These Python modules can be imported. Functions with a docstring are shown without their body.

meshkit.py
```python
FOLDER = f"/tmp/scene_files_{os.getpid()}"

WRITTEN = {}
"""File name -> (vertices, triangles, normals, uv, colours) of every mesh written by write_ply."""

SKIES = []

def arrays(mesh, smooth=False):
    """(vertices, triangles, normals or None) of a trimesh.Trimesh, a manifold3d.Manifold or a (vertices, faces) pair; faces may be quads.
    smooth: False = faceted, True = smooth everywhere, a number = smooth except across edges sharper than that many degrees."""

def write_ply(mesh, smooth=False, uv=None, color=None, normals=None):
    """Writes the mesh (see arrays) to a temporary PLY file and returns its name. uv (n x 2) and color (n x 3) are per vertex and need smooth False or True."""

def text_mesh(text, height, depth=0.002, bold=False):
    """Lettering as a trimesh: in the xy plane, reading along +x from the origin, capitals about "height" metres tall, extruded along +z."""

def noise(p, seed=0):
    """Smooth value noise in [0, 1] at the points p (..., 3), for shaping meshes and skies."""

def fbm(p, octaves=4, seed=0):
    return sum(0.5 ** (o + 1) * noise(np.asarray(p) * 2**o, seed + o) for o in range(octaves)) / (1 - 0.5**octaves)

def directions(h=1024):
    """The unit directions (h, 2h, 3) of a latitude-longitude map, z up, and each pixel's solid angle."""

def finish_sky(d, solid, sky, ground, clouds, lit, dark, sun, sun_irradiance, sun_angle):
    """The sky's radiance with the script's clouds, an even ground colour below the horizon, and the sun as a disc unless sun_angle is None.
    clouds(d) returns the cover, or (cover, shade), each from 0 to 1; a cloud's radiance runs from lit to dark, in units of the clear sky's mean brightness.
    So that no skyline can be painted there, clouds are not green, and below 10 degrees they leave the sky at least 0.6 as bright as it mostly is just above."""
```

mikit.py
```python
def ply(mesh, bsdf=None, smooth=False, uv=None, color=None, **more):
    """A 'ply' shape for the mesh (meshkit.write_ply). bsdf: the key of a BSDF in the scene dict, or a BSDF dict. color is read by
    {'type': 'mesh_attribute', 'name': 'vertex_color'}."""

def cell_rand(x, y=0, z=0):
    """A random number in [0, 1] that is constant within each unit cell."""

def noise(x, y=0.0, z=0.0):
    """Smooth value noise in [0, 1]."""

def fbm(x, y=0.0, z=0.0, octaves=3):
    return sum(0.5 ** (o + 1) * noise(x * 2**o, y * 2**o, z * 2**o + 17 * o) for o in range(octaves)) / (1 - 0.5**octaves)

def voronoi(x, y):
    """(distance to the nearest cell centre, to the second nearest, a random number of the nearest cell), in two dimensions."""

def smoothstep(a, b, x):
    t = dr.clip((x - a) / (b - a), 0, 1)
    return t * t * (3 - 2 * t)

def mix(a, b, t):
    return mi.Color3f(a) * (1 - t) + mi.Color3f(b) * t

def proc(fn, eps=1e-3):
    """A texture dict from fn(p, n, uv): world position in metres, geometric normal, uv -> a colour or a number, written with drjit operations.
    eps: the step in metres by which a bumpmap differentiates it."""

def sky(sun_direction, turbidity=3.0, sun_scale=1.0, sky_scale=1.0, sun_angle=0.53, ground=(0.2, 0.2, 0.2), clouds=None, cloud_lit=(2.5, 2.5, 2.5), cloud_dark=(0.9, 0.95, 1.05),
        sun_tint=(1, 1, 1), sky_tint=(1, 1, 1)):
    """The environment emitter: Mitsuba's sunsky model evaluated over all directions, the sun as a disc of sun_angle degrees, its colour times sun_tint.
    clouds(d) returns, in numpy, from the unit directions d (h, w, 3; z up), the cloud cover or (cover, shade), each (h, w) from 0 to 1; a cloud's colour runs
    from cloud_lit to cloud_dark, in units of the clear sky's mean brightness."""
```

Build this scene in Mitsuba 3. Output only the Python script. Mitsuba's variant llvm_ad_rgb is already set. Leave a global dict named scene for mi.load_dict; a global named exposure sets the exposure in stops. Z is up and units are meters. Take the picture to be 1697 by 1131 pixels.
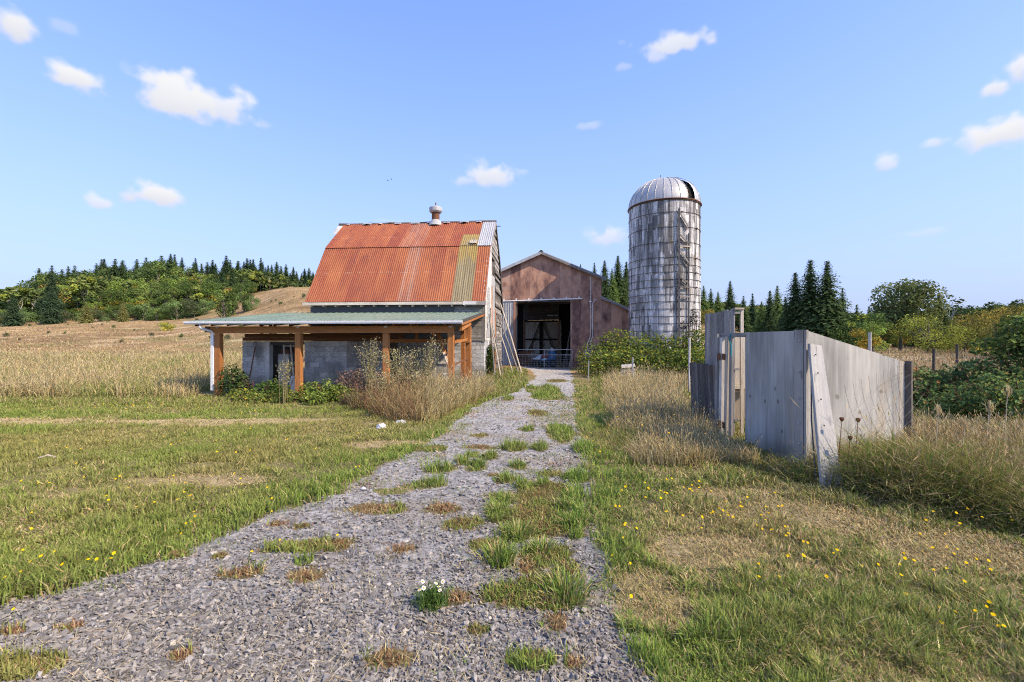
import math
import numpy as np
import drjit as dr
import mitsuba as mi
import trimesh
import mikit, meshkit
from mikit import proc, noise, fbm, voronoi, cell_rand, smoothstep, mix

T = mi.ScalarTransform4f
EYE, FL = 1.7, 754.0                      # eye height in metres; focal length in photograph pixels
# ---------------------------------------------------------------- camera, sky, exposure
scene = {'type': 'scene'}
labels = {}
scene['camera'] = {'type': 'perspective', 'fov': math.degrees(2 * math.atan(848.5 / FL)), 'fov_axis': 'x', 'near_clip': 0.05, 'far_clip': 3000.0,
                   'to_world': T().look_at(origin=[0, 0, EYE], target=[0, 1, EYE], up=[0, 0, 1])}


def cloud_cover(d):
    rs = np.random.default_rng(5)
    blobs = [(20, 38, 34, 28, 1), (124, 131, 48, 19, 1), (300, 165, 75, 36, 1), (370, 180, 55, 26, .9), (160, 334, 26, 17, .8), (253, 323, 44, 19, 1), (812, 292, 42, 21, .9), (770, 300, 22, 10, .5),
             (1120, 75, 60, 19, .85), (1085, 95, 22, 16, .6), (1010, 391, 32, 17, .7), (1642, 149, 26, 15, .9), (1685, 114, 24, 20, .9), (1648, 225, 58, 26, 1), (1548, 238, 28, 9, .6), (1465, 271, 22, 13, .7),
             (985, 207, 28, 6, .35), (1530, 386, 40, 8, .25), (105, 50, 30, 12, .25), (1028, 112, 14, 6, .3), (650, 372, 30, 8, .15)]
    az, el = np.arctan2(d[..., 0], d[..., 1]), np.arcsin(np.clip(d[..., 2], -1, 1))
    spots = []
    for x, y, w, h, a in blobs:
        tx, tz = (x - 848.5) / FL, (565.5 - y) / FL
        c = 1 / math.sqrt(1 + tx * tx)
        spots.append((math.atan(tx), math.atan(tz * c), w / FL * c * c, h / FL * c, a))
    for _ in range(34):                    # the same small fair-weather clouds all round
        w = rs.uniform(.03, .09)
        spots.append((rs.uniform(1.0, 2 * math.pi - 1.0), rs.uniform(.25, 1.0), w, w * rs.uniform(.3, .5), rs.uniform(.4, 1)))
    n1 = meshkit.fbm(d * 26, 5, 3) - .5
    n2 = meshkit.fbm(d * 26 + 40, 5, 9) - .5
    fine = meshkit.fbm(d * 60, 4, 12) - .5
    cover, shade = np.zeros(az.shape), np.zeros(az.shape)
    for a0, e0, w, h, amount in spots:
        da = (az - a0 + math.pi) % (2 * math.pi) - math.pi
        x, y = da / w + n1 * 2.0, (el - e0) / h + n2 * 1.9
        r = np.sqrt(x * x + np.where(y < 0, y * 1.25, y) ** 2)
        c = np.clip((1.22 - r + fine * 1.0) / .75, 0, 1)
        c = c * c * (3 - 2 * c) * amount
        shade = np.where(c > cover, np.clip(.22 - .45 * y + n2 * .6, 0, .9) * .75, shade)
        cover = np.maximum(cover, c)
    veil = .97 * np.exp(-np.maximum(el, 0) / .31)          # pale haze towards the horizon
    shade = (shade * cover + veil * (1 - cover)) / np.maximum(cover + veil * (1 - cover), 1e-6)
    return cover + veil * (1 - cover), shade


SUN = np.array([0.66, -0.36, 0.67])
scene['sky'] = mikit.sky(SUN, turbidity=3.0, sky_scale=2.05, sky_tint=(.95, .965, 1.24), clouds=cloud_cover, cloud_lit=(1.14, 1.14, 1.16), cloud_dark=(.58, .64, .88), ground=(0.16, 0.15, 0.09))
exposure = 2.12

# ---------------------------------------------------------------- helpers
def lin(r, g, b):
    return [((c / 255 + .055) / 1.055) ** 2.4 if c > 10 else c / 255 / 12.92 for c in (r, g, b)]


def P(col, rough=.8, spec=.25, **k):
    return {'type': 'twosided', 'bsdf': {'type': 'principled', 'base_color': {'type': 'rgb', 'value': list(col)} if not isinstance(col, dict) else col, 'roughness': rough, 'specular': spec, **k}}


VC = {'type': 'mesh_attribute', 'name': 'vertex_color'}
COUNT = {}


def key(name, parent=None):
    """The next free key for this name (under its parent)."""
    full = f'{parent}__{name}' if parent else name
    n = COUNT.get(full, 0)
    COUNT[full] = n + 1
    return full if n == 0 else f'{full}_{n:03d}'


def thing(name, label, cat, group=None):
    k = key(name)
    labels[k] = {'label': label, 'category': cat}
    if group:
        labels[k]['group'] = group
    return k


def put(k, shape, label=None, cat=None, group=None, kind=None):
    scene[k] = shape
    d = {a: b for a, b in (('label', label), ('category', cat), ('group', group), ('kind', kind)) if b}
    if d:
        labels[k] = d
    return k


def part(parent, name, shape, label=None, kind=None):
    return put(key(name, parent), shape, label, kind=kind)


RN = np.random.default_rng(77)


def mply(mesh, bsdf, **k):
    return mikit.ply(mesh, 'm_' + bsdf if isinstance(bsdf, str) else bsdf, **k)


class MB:
    """Collects boxes, beams, tubes and grids with uv (u: metres along, v: board number + position across) and colours."""

    def __init__(self):
        self.v, self.f, self.uv, self.c, self.n = [], [], [], [], 0

    def raw(self, v, f, uv=None, c=None):
        v, f = np.asarray(v, float).reshape(-1, 3), np.asarray(f, int)
        if f.shape[1] == 4:
            f = np.vstack([f[:, [0, 1, 2]], f[:, [0, 2, 3]]])
        self.v.append(v)
        self.f.append(f + self.n)
        self.uv.append(np.zeros((len(v), 2)) if uv is None else np.asarray(uv, float))
        self.c.append(np.tile([1, 1, 1.0] if c is None else c, (len(v), 1)) if c is None or np.ndim(c) == 1 else np.asarray(c, float))
        self.n += len(v)
        return self

    def hexa(self, p, c=None, rnd=None):
        """p: 8 corners, the four of one end, then the four of the other end, in the same turning order. u runs from end to end."""
        p = np.asarray(p, float)
        L = np.linalg.norm(p[4:].mean(0) - p[:4].mean(0))
        k = RN.integers(0, 4000) if rnd is None else rnd
        o = (k * 7.31) % 50
        quads = [(0, 1, 5, 4), (1, 2, 6, 5), (2, 3, 7, 6), (3, 0, 4, 7), (3, 2, 1, 0), (4, 5, 6, 7)]
        V, F, U = [], [], []
        for i, q in enumerate(quads):
            w = np.linalg.norm(p[q[1]] - p[q[0]])
            w = min(w, .85)
            V += [p[j] for j in q]
            F.append([4 * i, 4 * i + 1, 4 * i + 2, 4 * i + 3])
            if i < 4:
                U += [(o, k + .05), (o, k + .05 + w), (o + L, k + .05 + w), (o + L, k + .05)]
            else:
                h = min(np.linalg.norm(p[q[2]] - p[q[1]]), .85)
                U += [(o, k + .05), (o + .02, k + .05), (o + .02, k + .05 + h), (o, k + .05 + h)]
        return self.raw(V, F, U, c)

    def beam(self, a, b, w, h, up=(0, 0, 1), c=None):
        """A straight bar from a to b, w wide sideways, h high along up."""
        a, b, up = np.asarray(a, float), np.asarray(b, float), np.asarray(up, float)
        d = (b - a) / np.linalg.norm(b - a)
        if abs(d @ up) > .97:
            up = np.array([0, 1.0, 0]) if abs(d[1]) < .9 else np.array([1.0, 0, 0])
        s = np.cross(d, up)
        s /= np.linalg.norm(s)
        t = np.cross(s, d)
        ring = [s * w / 2 - t * h / 2, s * w / 2 + t * h / 2, -s * w / 2 + t * h / 2, -s * w / 2 - t * h / 2]
        return self.hexa([a + r for r in ring] + [b + r for r in ring], c)

    def tube(self, pts, r, sides=8, c=None, caps=True):
        p = np.asarray(pts, float)
        r = np.broadcast_to(r, (len(p),)).astype(float)
        t = np.gradient(p, axis=0)
        t /= np.linalg.norm(t, axis=1, keepdims=True) + 1e-12
        ref = np.array([0, 0, 1.0]) if np.abs(t[:, 2]).mean() < .8 else np.array([1.0, 0, 0])
        s = np.cross(t, ref)
        s /= np.linalg.norm(s, axis=1, keepdims=True) + 1e-12
        q = np.cross(t, s)
        a = np.arange(sides) * 2 * np.pi / sides
        v = p[:, None] + r[:, None, None] * (np.cos(a)[None, :, None] * s[:, None] + np.sin(a)[None, :, None] * q[:, None])
        L = np.concatenate([[0], np.cumsum(np.linalg.norm(np.diff(p, axis=0), axis=1))])
        uv = np.stack(np.broadcast_arrays(L[:, None], (a / 6.3)[None, :]), -1).reshape(-1, 2)
        i, j = np.meshgrid(np.arange(len(p) - 1), np.arange(sides), indexing='ij')
        f = np.stack([i * sides + j, i * sides + (j + 1) % sides, (i + 1) * sides + (j + 1) % sides, (i + 1) * sides + j], -1).reshape(-1, 4)
        f = np.vstack([f[:, [0, 1, 2]], f[:, [0, 2, 3]]])
        v = v.reshape(-1, 3)
        if caps:
            m = len(v)
            v = np.vstack([v, p[0], p[-1]])
            uv = np.vstack([uv, [0, 0], [L[-1], 0]])
            k = np.arange(sides)
            f = np.vstack([f, np.stack([(k + 1) % sides, k, k * 0 + m], 1), np.stack([m - sides + k, m - sides + (k + 1) % sides, k * 0 + m + 1], 1)])
        return self.raw(v, f, uv, c)

    def grid(self, G, uv=None, c=None):
        G = np.asarray(G, float)
        a, b = G.shape[:2]
        i, j = np.meshgrid(np.arange(a - 1), np.arange(b - 1), indexing='ij')
        f = np.stack([i * b + j, (i + 1) * b + j, (i + 1) * b + j + 1, i * b + j + 1], -1).reshape(-1, 4)
        return self.raw(G.reshape(-1, 3), f, None if uv is None else np.asarray(uv).reshape(-1, 2), c)

    def sphere(self, c, r, n=2, col=None):
        s = trimesh.creation.icosphere(n)
        return self.raw(s.vertices * np.broadcast_to(r, (3,)) + np.asarray(c), s.faces, None, col)

    def mesh(self):
        return trimesh.Trimesh(np.vstack(self.v), np.vstack(self.f), process=False)

    def ply(self, bsdf, smooth=False, color=False, **k):
        return mply(self.mesh(), bsdf, smooth=bool(smooth), uv=np.vstack(self.uv), color=np.vstack(self.c) if color else None, **k)


def lathe(prof, sides=24, cx=0.0, cy=0.0):
    """(vertices, faces) of a profile [(r, z), ...] turned about the vertical through (cx, cy)."""
    prof = np.asarray(prof, float)
    a = np.arange(sides) * 2 * np.pi / sides
    v = np.stack([cx + prof[:, :1] * np.cos(a), cy + prof[:, :1] * np.sin(a), np.broadcast_to(prof[:, 1:], (len(prof), sides))], -1).reshape(-1, 3)
    i, j = np.meshgrid(np.arange(len(prof) - 1), np.arange(sides), indexing='ij')
    f = np.stack([i * sides + j, i * sides + (j + 1) % sides, (i + 1) * sides + (j + 1) % sides, (i + 1) * sides + j], -1).reshape(-1, 4)
    return v, f


def fb(x, y, s, seed=0, o=4):
    return meshkit.fbm(np.stack([np.asarray(x, float) * s, np.asarray(y, float) * s, np.zeros(np.shape(x)) + .37], -1), o, seed)


def sstep(a, b, x):
    t = np.clip((np.asarray(x, float) - a) / (b - a), 0, 1)
    return t * t * (3 - 2 * t)


# ---------------------------------------------------------------- the lie of the land
HPX = [-400, 0, 150, 300, 400, 480, 560, 750, 1010, 1100, 1180, 1240, 1300, 1360, 1500, 2200]
HT1 = [20, 27, 30, 32, 56, 88, 86, 80, 78, 60, 42, 26, 8, -6, -8, -8]
HT2 = [28, 42, 66, 82, 82, 91, 89, 82, 78, 62, 50, 40, 20, 2, -5, -5]


def land(x, y):
    """Height of the ground at (x, y)."""
    x, y = np.asarray(x, float), np.asarray(y, float)
    near = -.33 * sstep(5, 15, y) * sstep(0, 5, -x) * (1 - sstep(22, 42, y)) - .2 * sstep(20, 30, y) * sstep(-1, 4, x) * (1 - sstep(38, 60, y))
    near = near + .1 * sstep(17, 21, y) * sstep(-3.5, -2.0, x) * (1 - sstep(-.3, 1.5, x)) * (1 - sstep(26, 40, y))
    near = near + .22 * sstep(2.2, 5.5, x) * sstep(3.5, 6, y) * 0.25
    near = near + (fb(x, y, .35, 1) - .5) * .14 + (fb(x, y, 1.7, 2, 3) - .5) * .06
    u = 848.5 + FL * x / np.maximum(y, 20)
    z1 = EYE + np.interp(u, HPX, HT1) * 150 / FL
    z2 = EYE + np.interp(u, HPX, HT2) * 240 / FL
    s1 = np.clip((y - 45) / 105, 0, 1)
    s1 = np.where(s1 < .2, s1 * s1 * 2.5, s1 - .1) / .9
    far = z1 * s1 + (z2 - z1) * np.clip((y - 150) / 90, 0, 1)
    far = far + (fb(x, y, .03, 4) - .5) * 3.0 * sstep(60, 140, y) * np.clip(z1 / 8, .1, 1)
    far = far - np.maximum(y - 300, 0) * .02
    return near * (1 - sstep(60, 110, y)) + far


DY = [1, 2.2, 2.8, 3.29, 4.08, 5.04, 6.95, 8.57, 11.2, 12.9, 15.2, 21.5, 27.6, 31.5]
DXL = [-9, -5.5, -3.3, -2.83, -2.42, -1.93, -1.55, -1.23, -1.02, -.71, .25, 1.18, 1.15, .3]
RY = [1, 2.27, 2.95, 4.08, 5.47, 8.3, 13.6, 21.5, 27.6, 31.5]
RX = [.66, .64, .63, .74, .92, 1.23, 1.83, 2.84, 3.5, 3.9]


def px_ground(px, py):
    """The flat-ground point seen at a pixel of the photograph (used to read positions off the photograph)."""
    Y = EYE * FL / (py - 565.5)
    return (px - 848.5) / FL * Y, Y


PATCH = []          # x, y, rx, ry, kind (g: green tufts, d: red-brown mat, m: mixed)
for ox, oy, s, rows in (
    (560, 620, 3.394, [(990, 410, 80, 20, 'g'), (1130, 410, 50, 18, 'g'), (760, 440, 40, 15, 'g'), (850, 460, 40, 15, 'g'), (700, 490, 40, 15, 'g'), (770, 520, 60, 25, 'g'), (570, 530, 110, 22, 'g'), (480, 620, 150, 26, 'g'),
        (300, 650, 110, 22, 'g'), (1010, 515, 45, 20, 'g'), (930, 590, 80, 22, 'g'), (1050, 625, 80, 18, 'g'), (1150, 610, 50, 18, 'g'), (1330, 580, 80, 40, 'g'), (930, 700, 60, 28, 'g'), (900, 780, 80, 55, 'g'),
        (990, 890, 80, 45, 'g'), (1130, 740, 60, 30, 'g'), (1300, 680, 90, 55, 'g'), (1290, 800, 100, 80, 'g'), (1320, 880, 60, 60, 'g'), (1190, 90, 60, 30, 'g'), (1100, 90, 50, 20, 'g'), (1180, 130, 100, 20, 'g'),
        (1120, 220, 60, 16, 'm'), (1060, 310, 50, 16, 'g'), (1250, 330, 80, 50, 'g'), (960, 140, 30, 12, 'g'), (220, 760, 160, 36, 'd'), (590, 760, 90, 36, 'd'), (700, 840, 120, 42, 'm'), (800, 405, 110, 13, 'd'),
        (540, 415, 80, 20, 'm'), (880, 565, 30, 10, 'd'), (1200, 560, 80, 18, 'm'), (920, 680, 110, 22, 'm'), (1090, 860, 150, 60, 'm'), (800, 345, 60, 12, 'm'), (1390, 430, 60, 30, 'g'), (1120, 680, 170, 60, 'm'), (1110, 790, 190, 80, 'm'), (1200, 640, 120, 30, 'm'), (1230, 40, 60, 9, 'm')]),
    (560, 860, 3.394, [(360, 180, 88, 34, 'd'), (20, 150, 60, 30, 'd'), (300, 780, 150, 75, 'd'), (1080, 790, 150, 62, 'm'), (780, 620, 70, 36, 'm'), (980, 430, 200, 85, 'm'), (830, 150, 110, 40, 'm'), (1300, 290, 90, 60, 'm'),
        (680, 440, 90, 45, 'd'), (1120, 60, 230, 45, 'm'), (1180, 200, 150, 70, 'm'), (1150, 350, 150, 50, 'm'), (1180, 470, 170, 50, 'm'), (910, 240, 82, 50, 'g'), (1290, 430, 90, 62, 'g'), (1010, 90, 80, 50, 'g'), (1150, 175, 60, 35, 'g'), (1060, 270, 70, 40, 'd'), (1230, 590, 90, 70, 'd'), (1330, 820, 60, 40, 'd')]),
    (0, 640, 1.996, [(1010, 535, 150, 26, 'm'), (580, 568, 52, 18, 'm'), (800, 625, 70, 20, 'd'), (1010, 640, 70, 28, 'd'), (1005, 588, 36, 16, 'g'), (730, 566, 24, 9, 'm'), (90, 945, 110, 42, 'm'), (30, 815, 50, 14, 'd'),
        (230, 800, 50, 14, 'd'), (600, 900, 40, 16, 'd'), (920, 460, 40, 10, 'd'), (1000, 465, 30, 9, 'm')])):
    for x, y, rx, ry, k in rows:
        X, Y = px_ground(ox + x / s, oy + y / s)
        PATCH.append((X, Y, rx / s * Y / FL, ry / s * Y * Y / (EYE * FL), k))


def gravel(x, y):
    """How much of the ground is bare gravel, 0 to 1."""
    x, y = np.asarray(x, float), np.asarray(y, float)
    w = (fb(x, y, 1.3, 21) - .5) * .9 + (fb(x, y, 5, 22, 3) - .5) * .55
    l, r = np.interp(y, DY, DXL), np.interp(y, RY, RX)
    m = sstep(-.22, .16, x - l + w * .55) * sstep(-.2, .14, r - x + w * .4) * (1 - sstep(30.8, 31.3, y)) * sstep(-8, -6, y)
    for X, Y, a, b, k in PATCH:
        q = ((x - X) / a) ** 2 + ((y - Y) / b) ** 2
        m = np.minimum(m, sstep(.45, 1.35, q + w * 1.6))
    return m


def patch_kind(x, y, kinds):
    m = np.zeros(np.shape(x))
    for X, Y, a, b, k in PATCH:
        if k in kinds:
            q = ((x - X) / a) ** 2 + ((y - Y) / b) ** 2
            m = np.maximum(m, 1 - sstep(.3, 1.3, q + (fb(x, y, 6, 33, 3) - .5) * 1.2))
    return m


BARE = [(-11.5, 10.6, 5.5, .7), (-6.2, 10.9, 2.4, .55), (2.9, 4.3, .7, .45), (.95, 3.0, .3, .4), (1.6, 3.6, .5, .3), (-3.6, 5.6, 1.0, .25), (2.3, 5.0, .6, .3), (3.6, 3.6, .8, .4), (-2.2, 7.6, .8, .25)]


def dryness(x, y):
    """0: green lawn, 1: dead thatch or dry meadow."""
    x, y = np.asarray(x, float), np.asarray(y, float)
    d = sstep(.42, .72, fb(x, y, .75, 41) * .65 + fb(x, y, 2.7, 42) * .35) * (.55 + .2 * sstep(.5, 2, x))
    d = d + .25 * sstep(1, 3, x)
    for X, Y, a, b in BARE:
        q = ((x - X) / a) ** 2 + ((y - Y) / b) ** 2
        d = np.maximum(d, 1 - sstep(.4, 1.4, q + (fb(x, y, 1.6, 43, 4) - .5) * 3.2))
    return np.clip(np.maximum(d, sstep(15.5, 17, y) * sstep(6, 8, -x)) , 0, 1)

# ---------------------------------------------------------------- materials
def wood_fn(dark, light, grain=1.0, knots=.0, stain=0.0, stain_col=(.1, .09, .08)):
    def fn(p, n, uv):
        k = cell_rand(dr.floor(uv.y), 3, 1)
        g = fbm(uv.x * 1.3 + k * 40, uv.y * 55, k * 9, 3)
        g2 = noise(uv.x * 9, uv.y * 160, 2)
        tone = .45 * g + .2 * g2 + .35 * k + (fbm(uv.x * .9, uv.y * 4, k * 20, 2) - .5) * .5
        c = mix(dark, light, dr.clip((tone - .5) * 1.6 * grain + .5, 0, 1))
        if stain:
            s = smoothstep(.5, .75, fbm(p.x * 2.1, p.y * 2.1, p.z * .8, 4)) * stain
            c = mix(c, stain_col, s)
        if knots:
            d = voronoi(uv.x * 1.6, uv.y * 6)[0]
            c = mix(c, mi.Color3f(dark) * .5, smoothstep(.14, .05, d) * knots)
        return c
    return proc(fn)


def roof_fn(p, n, uv):
    k = cell_rand(dr.floor(uv.x), 5, 2)
    f = uv.x - dr.floor(uv.x)
    big = fbm(uv.x * .9, uv.y * .5, 3, 4)
    streak = fbm(uv.x * 14, uv.y * .7, 5, 3)
    c = mix((.25, .066, .034), (.36, .125, .05), dr.clip(.5 + (k - .5) * .5 + (big - .5) * 1.5, 0, 1))
    c = mix(c, (.17, .05, .038), smoothstep(.5, .8, fbm(uv.x * 2.0 + 9, uv.y * 1.1, 1, 4)) * .4)
    bare = (.25 + .75 * smoothstep(.35, .65, streak)) * smoothstep(1.0, .3, dr.abs(uv.x - 14.6) / 2.0)
    c = mix(c, (.38, .27, .22), bare * .45)
    lap = smoothstep(.045, .0, f) + smoothstep(.955, 1.0, f)
    c = mix(c, (.50, .2, .09), lap * .55)
    nails = smoothstep(.05, .02, dr.abs(uv.y - 1.85 - (k - .5) * .06)) * smoothstep(.45, .6, noise(uv.x * 7, 3, 3))
    return mix(c, (.45, .28, .19), nails * .3)


def moss_fn(p, n, uv):
    s = fbm(uv.x * 18, uv.y * .8, 7, 3)
    c = mix((.15, .125, .07), (.33, .275, .165), s)
    y = smoothstep(1.7, .2, uv.y + (fbm(uv.x * 5, uv.y * 2, 2, 3) - .5) * 2.4)
    return mix(c, (.34, .235, .06), y * .65)


def zinc_fn(p, n, uv):
    a = fbm(p.x * 1.3, p.y * 1.3, p.z * .5, 4) * .9
    s = noise(uv.x * 24, uv.y * .6, 4)
    c = mix((.24, .25, .265), (.50, .51, .525), dr.clip(a * .7 + s * .4, 0, 1))
    return mix(c, (.26, .15, .09), smoothstep(.66, .8, fbm(p.x * 2 + 7, p.y * 2, p.z * .7, 4)) * .5)


def rust_fn(p, n, uv):
    k = cell_rand(dr.floor(uv.x), 5, 2)
    f = uv.x - dr.floor(uv.x)
    a = fbm(p.x * 1.9 + k * 30, p.y * 1.9, p.z * 1.2, 5)
    b = fbm(p.x * 7, p.y * 7, p.z * 3, 4)
    c = mix((.15, .075, .062), (.55, .32, .225), dr.clip(a * 1.2 - .15 + (k - .5) * 1.15 + (b - .5) * .8, 0, 1))
    c = mix(c, (.50, .34, .25), smoothstep(.55, .78, fbm(p.x * 1.1 + k * 55, p.y * 1.1, p.z * .5, 5)) * .55)
    c = mix(c, (.085, .045, .04), smoothstep(.58, .75, fbm(p.x * 3 + 5, p.y * 3, p.z * .9, 4)) * .6)
    patch = smoothstep(.60, .68, noise(p.x * 1.4 + k * 17, k * 30, p.z * 3.4)) * smoothstep(.55, .75, k)
    c = mix(c, (.45, .33, .26), patch * .6)
    c = mix(c, (.06, .035, .03), smoothstep(.955, .985, f) * .8)
    return mix(c, (.55, .42, .33), smoothstep(.06, .02, f) * .7)


def block_fn(p, n, uv):
    k = cell_rand(dr.floor(uv.y), 3, 1)
    a = fbm(p.x * .9, p.y * .9, p.z * .9, 5)
    g = fbm(p.x * 14, p.y * 14, p.z * 14, 3)
    c = mix((.27, .275, .285), (.60, .605, .60), dr.clip(a * 1.0 - .1 + (k - .5) * .5 + (g - .5) * .9, 0, 1))
    c = mix(c, (.13, .135, .14), smoothstep(.56, .76, fbm(p.x * 1.5 + 4, p.y * 1.5, p.z * .45 + 3, 5)) * .75)
    return mix(c, (.16, .17, .10), smoothstep(.55, .1, p.z + (a - .5) * .9) * .5)


def stave_fn(p, n, uv):
    k = cell_rand(dr.floor(uv.y), 3, 1)
    ang = dr.atan2(p.y - SILO[1], p.x - SILO[0]) * SILO[2]
    st = fbm(ang * 5.5, 3, p.z * .35, 4)
    fine = fbm(ang * 16, 1, p.z * 1.4, 4)
    c = mix((.15, .15, .155), (.50, .50, .505), dr.clip(.5 + (st - .5) * 2.6 + (k - .5) * .75 + (fine - .5) * 1.2, 0, 1))
    wash = smoothstep(.50, .64, fbm(ang * 4.3 + 6, 9, p.z * .8 + k * 2, 4)) * smoothstep(.32, .55, fine)
    c = mix(c, (.74, .74, .74), wash * .85)
    dark = smoothstep(.52, .7, fbm(ang * 3.1 + 2, 5, p.z * .22 + k * .35, 4)) * smoothstep(-1.5, 7.5, p.z + (st - .5) * 3)
    c = mix(c, (.085, .082, .08), dark * .8)
    lich = smoothstep(.7, .8, fbm(ang * 2 + 30, 2, p.z * 1.1 + 4, 3))
    return mix(c, (.24, .17, .07), lich * .25)


def dome_fn(p, n, uv):
    k = cell_rand(dr.floor(uv.y), 3, 1)
    a = fbm(p.x * 2, p.y * 2, p.z * 2, 4)
    rib = .5 + .5 * dr.sin(p.z * 90)
    return mix((.36, .35, .34), (.60, .59, .57), dr.clip(a * .6 + k * .35 + rib * .12, 0, 1))


def ply_fn(p, n, uv):
    g = fbm(uv.x * .8, uv.y * 46, 3, 4)
    g2 = fbm(uv.x * 6, uv.y * 150, 7, 2)
    a = fbm(p.x * 1.6, p.y * 1.6, p.z * .9, 5)
    c = mix((.20, .203, .20), (.44, .435, .41), dr.clip(.55 + (g - .5) * .42 + (g2 - .5) * .3 + (a - .5) * 1.7, 0, 1))
    d = voronoi(uv.x * 2.2 + 3, uv.y * 4.1)
    c = mix(c, (.12, .105, .09), smoothstep(.10, .04, d[0]) * smoothstep(.5, .7, d[2]) * .8)
    c = mix(c, (.50, .49, .47), smoothstep(.5, .8, fbm(uv.x * 1.6, uv.y * 34, 8, 4)) * .35)
    c = mix(c, (.30, .22, .12), smoothstep(.62, .8, fbm(uv.x * .9 + 7, uv.y * 3.5, 1, 3)) * .35)
    c = mix(c, (.13, .125, .115), smoothstep(.56, .72, fbm(p.x * 7 + 3, p.y * 7, p.z * .55, 4)) * .45)
    return mix(c, (.15, .14, .10), smoothstep(.42, .02, p.z + (a - .5) * .5) * .7)


def green_fn(p, n, uv):
    a = fbm(p.x * 1.2, p.y * 1.2, 3, 4)
    return mix((.115, .165, .128), (.155, .21, .168), dr.clip(a * 1.3 - .15, 0, 1))


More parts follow.
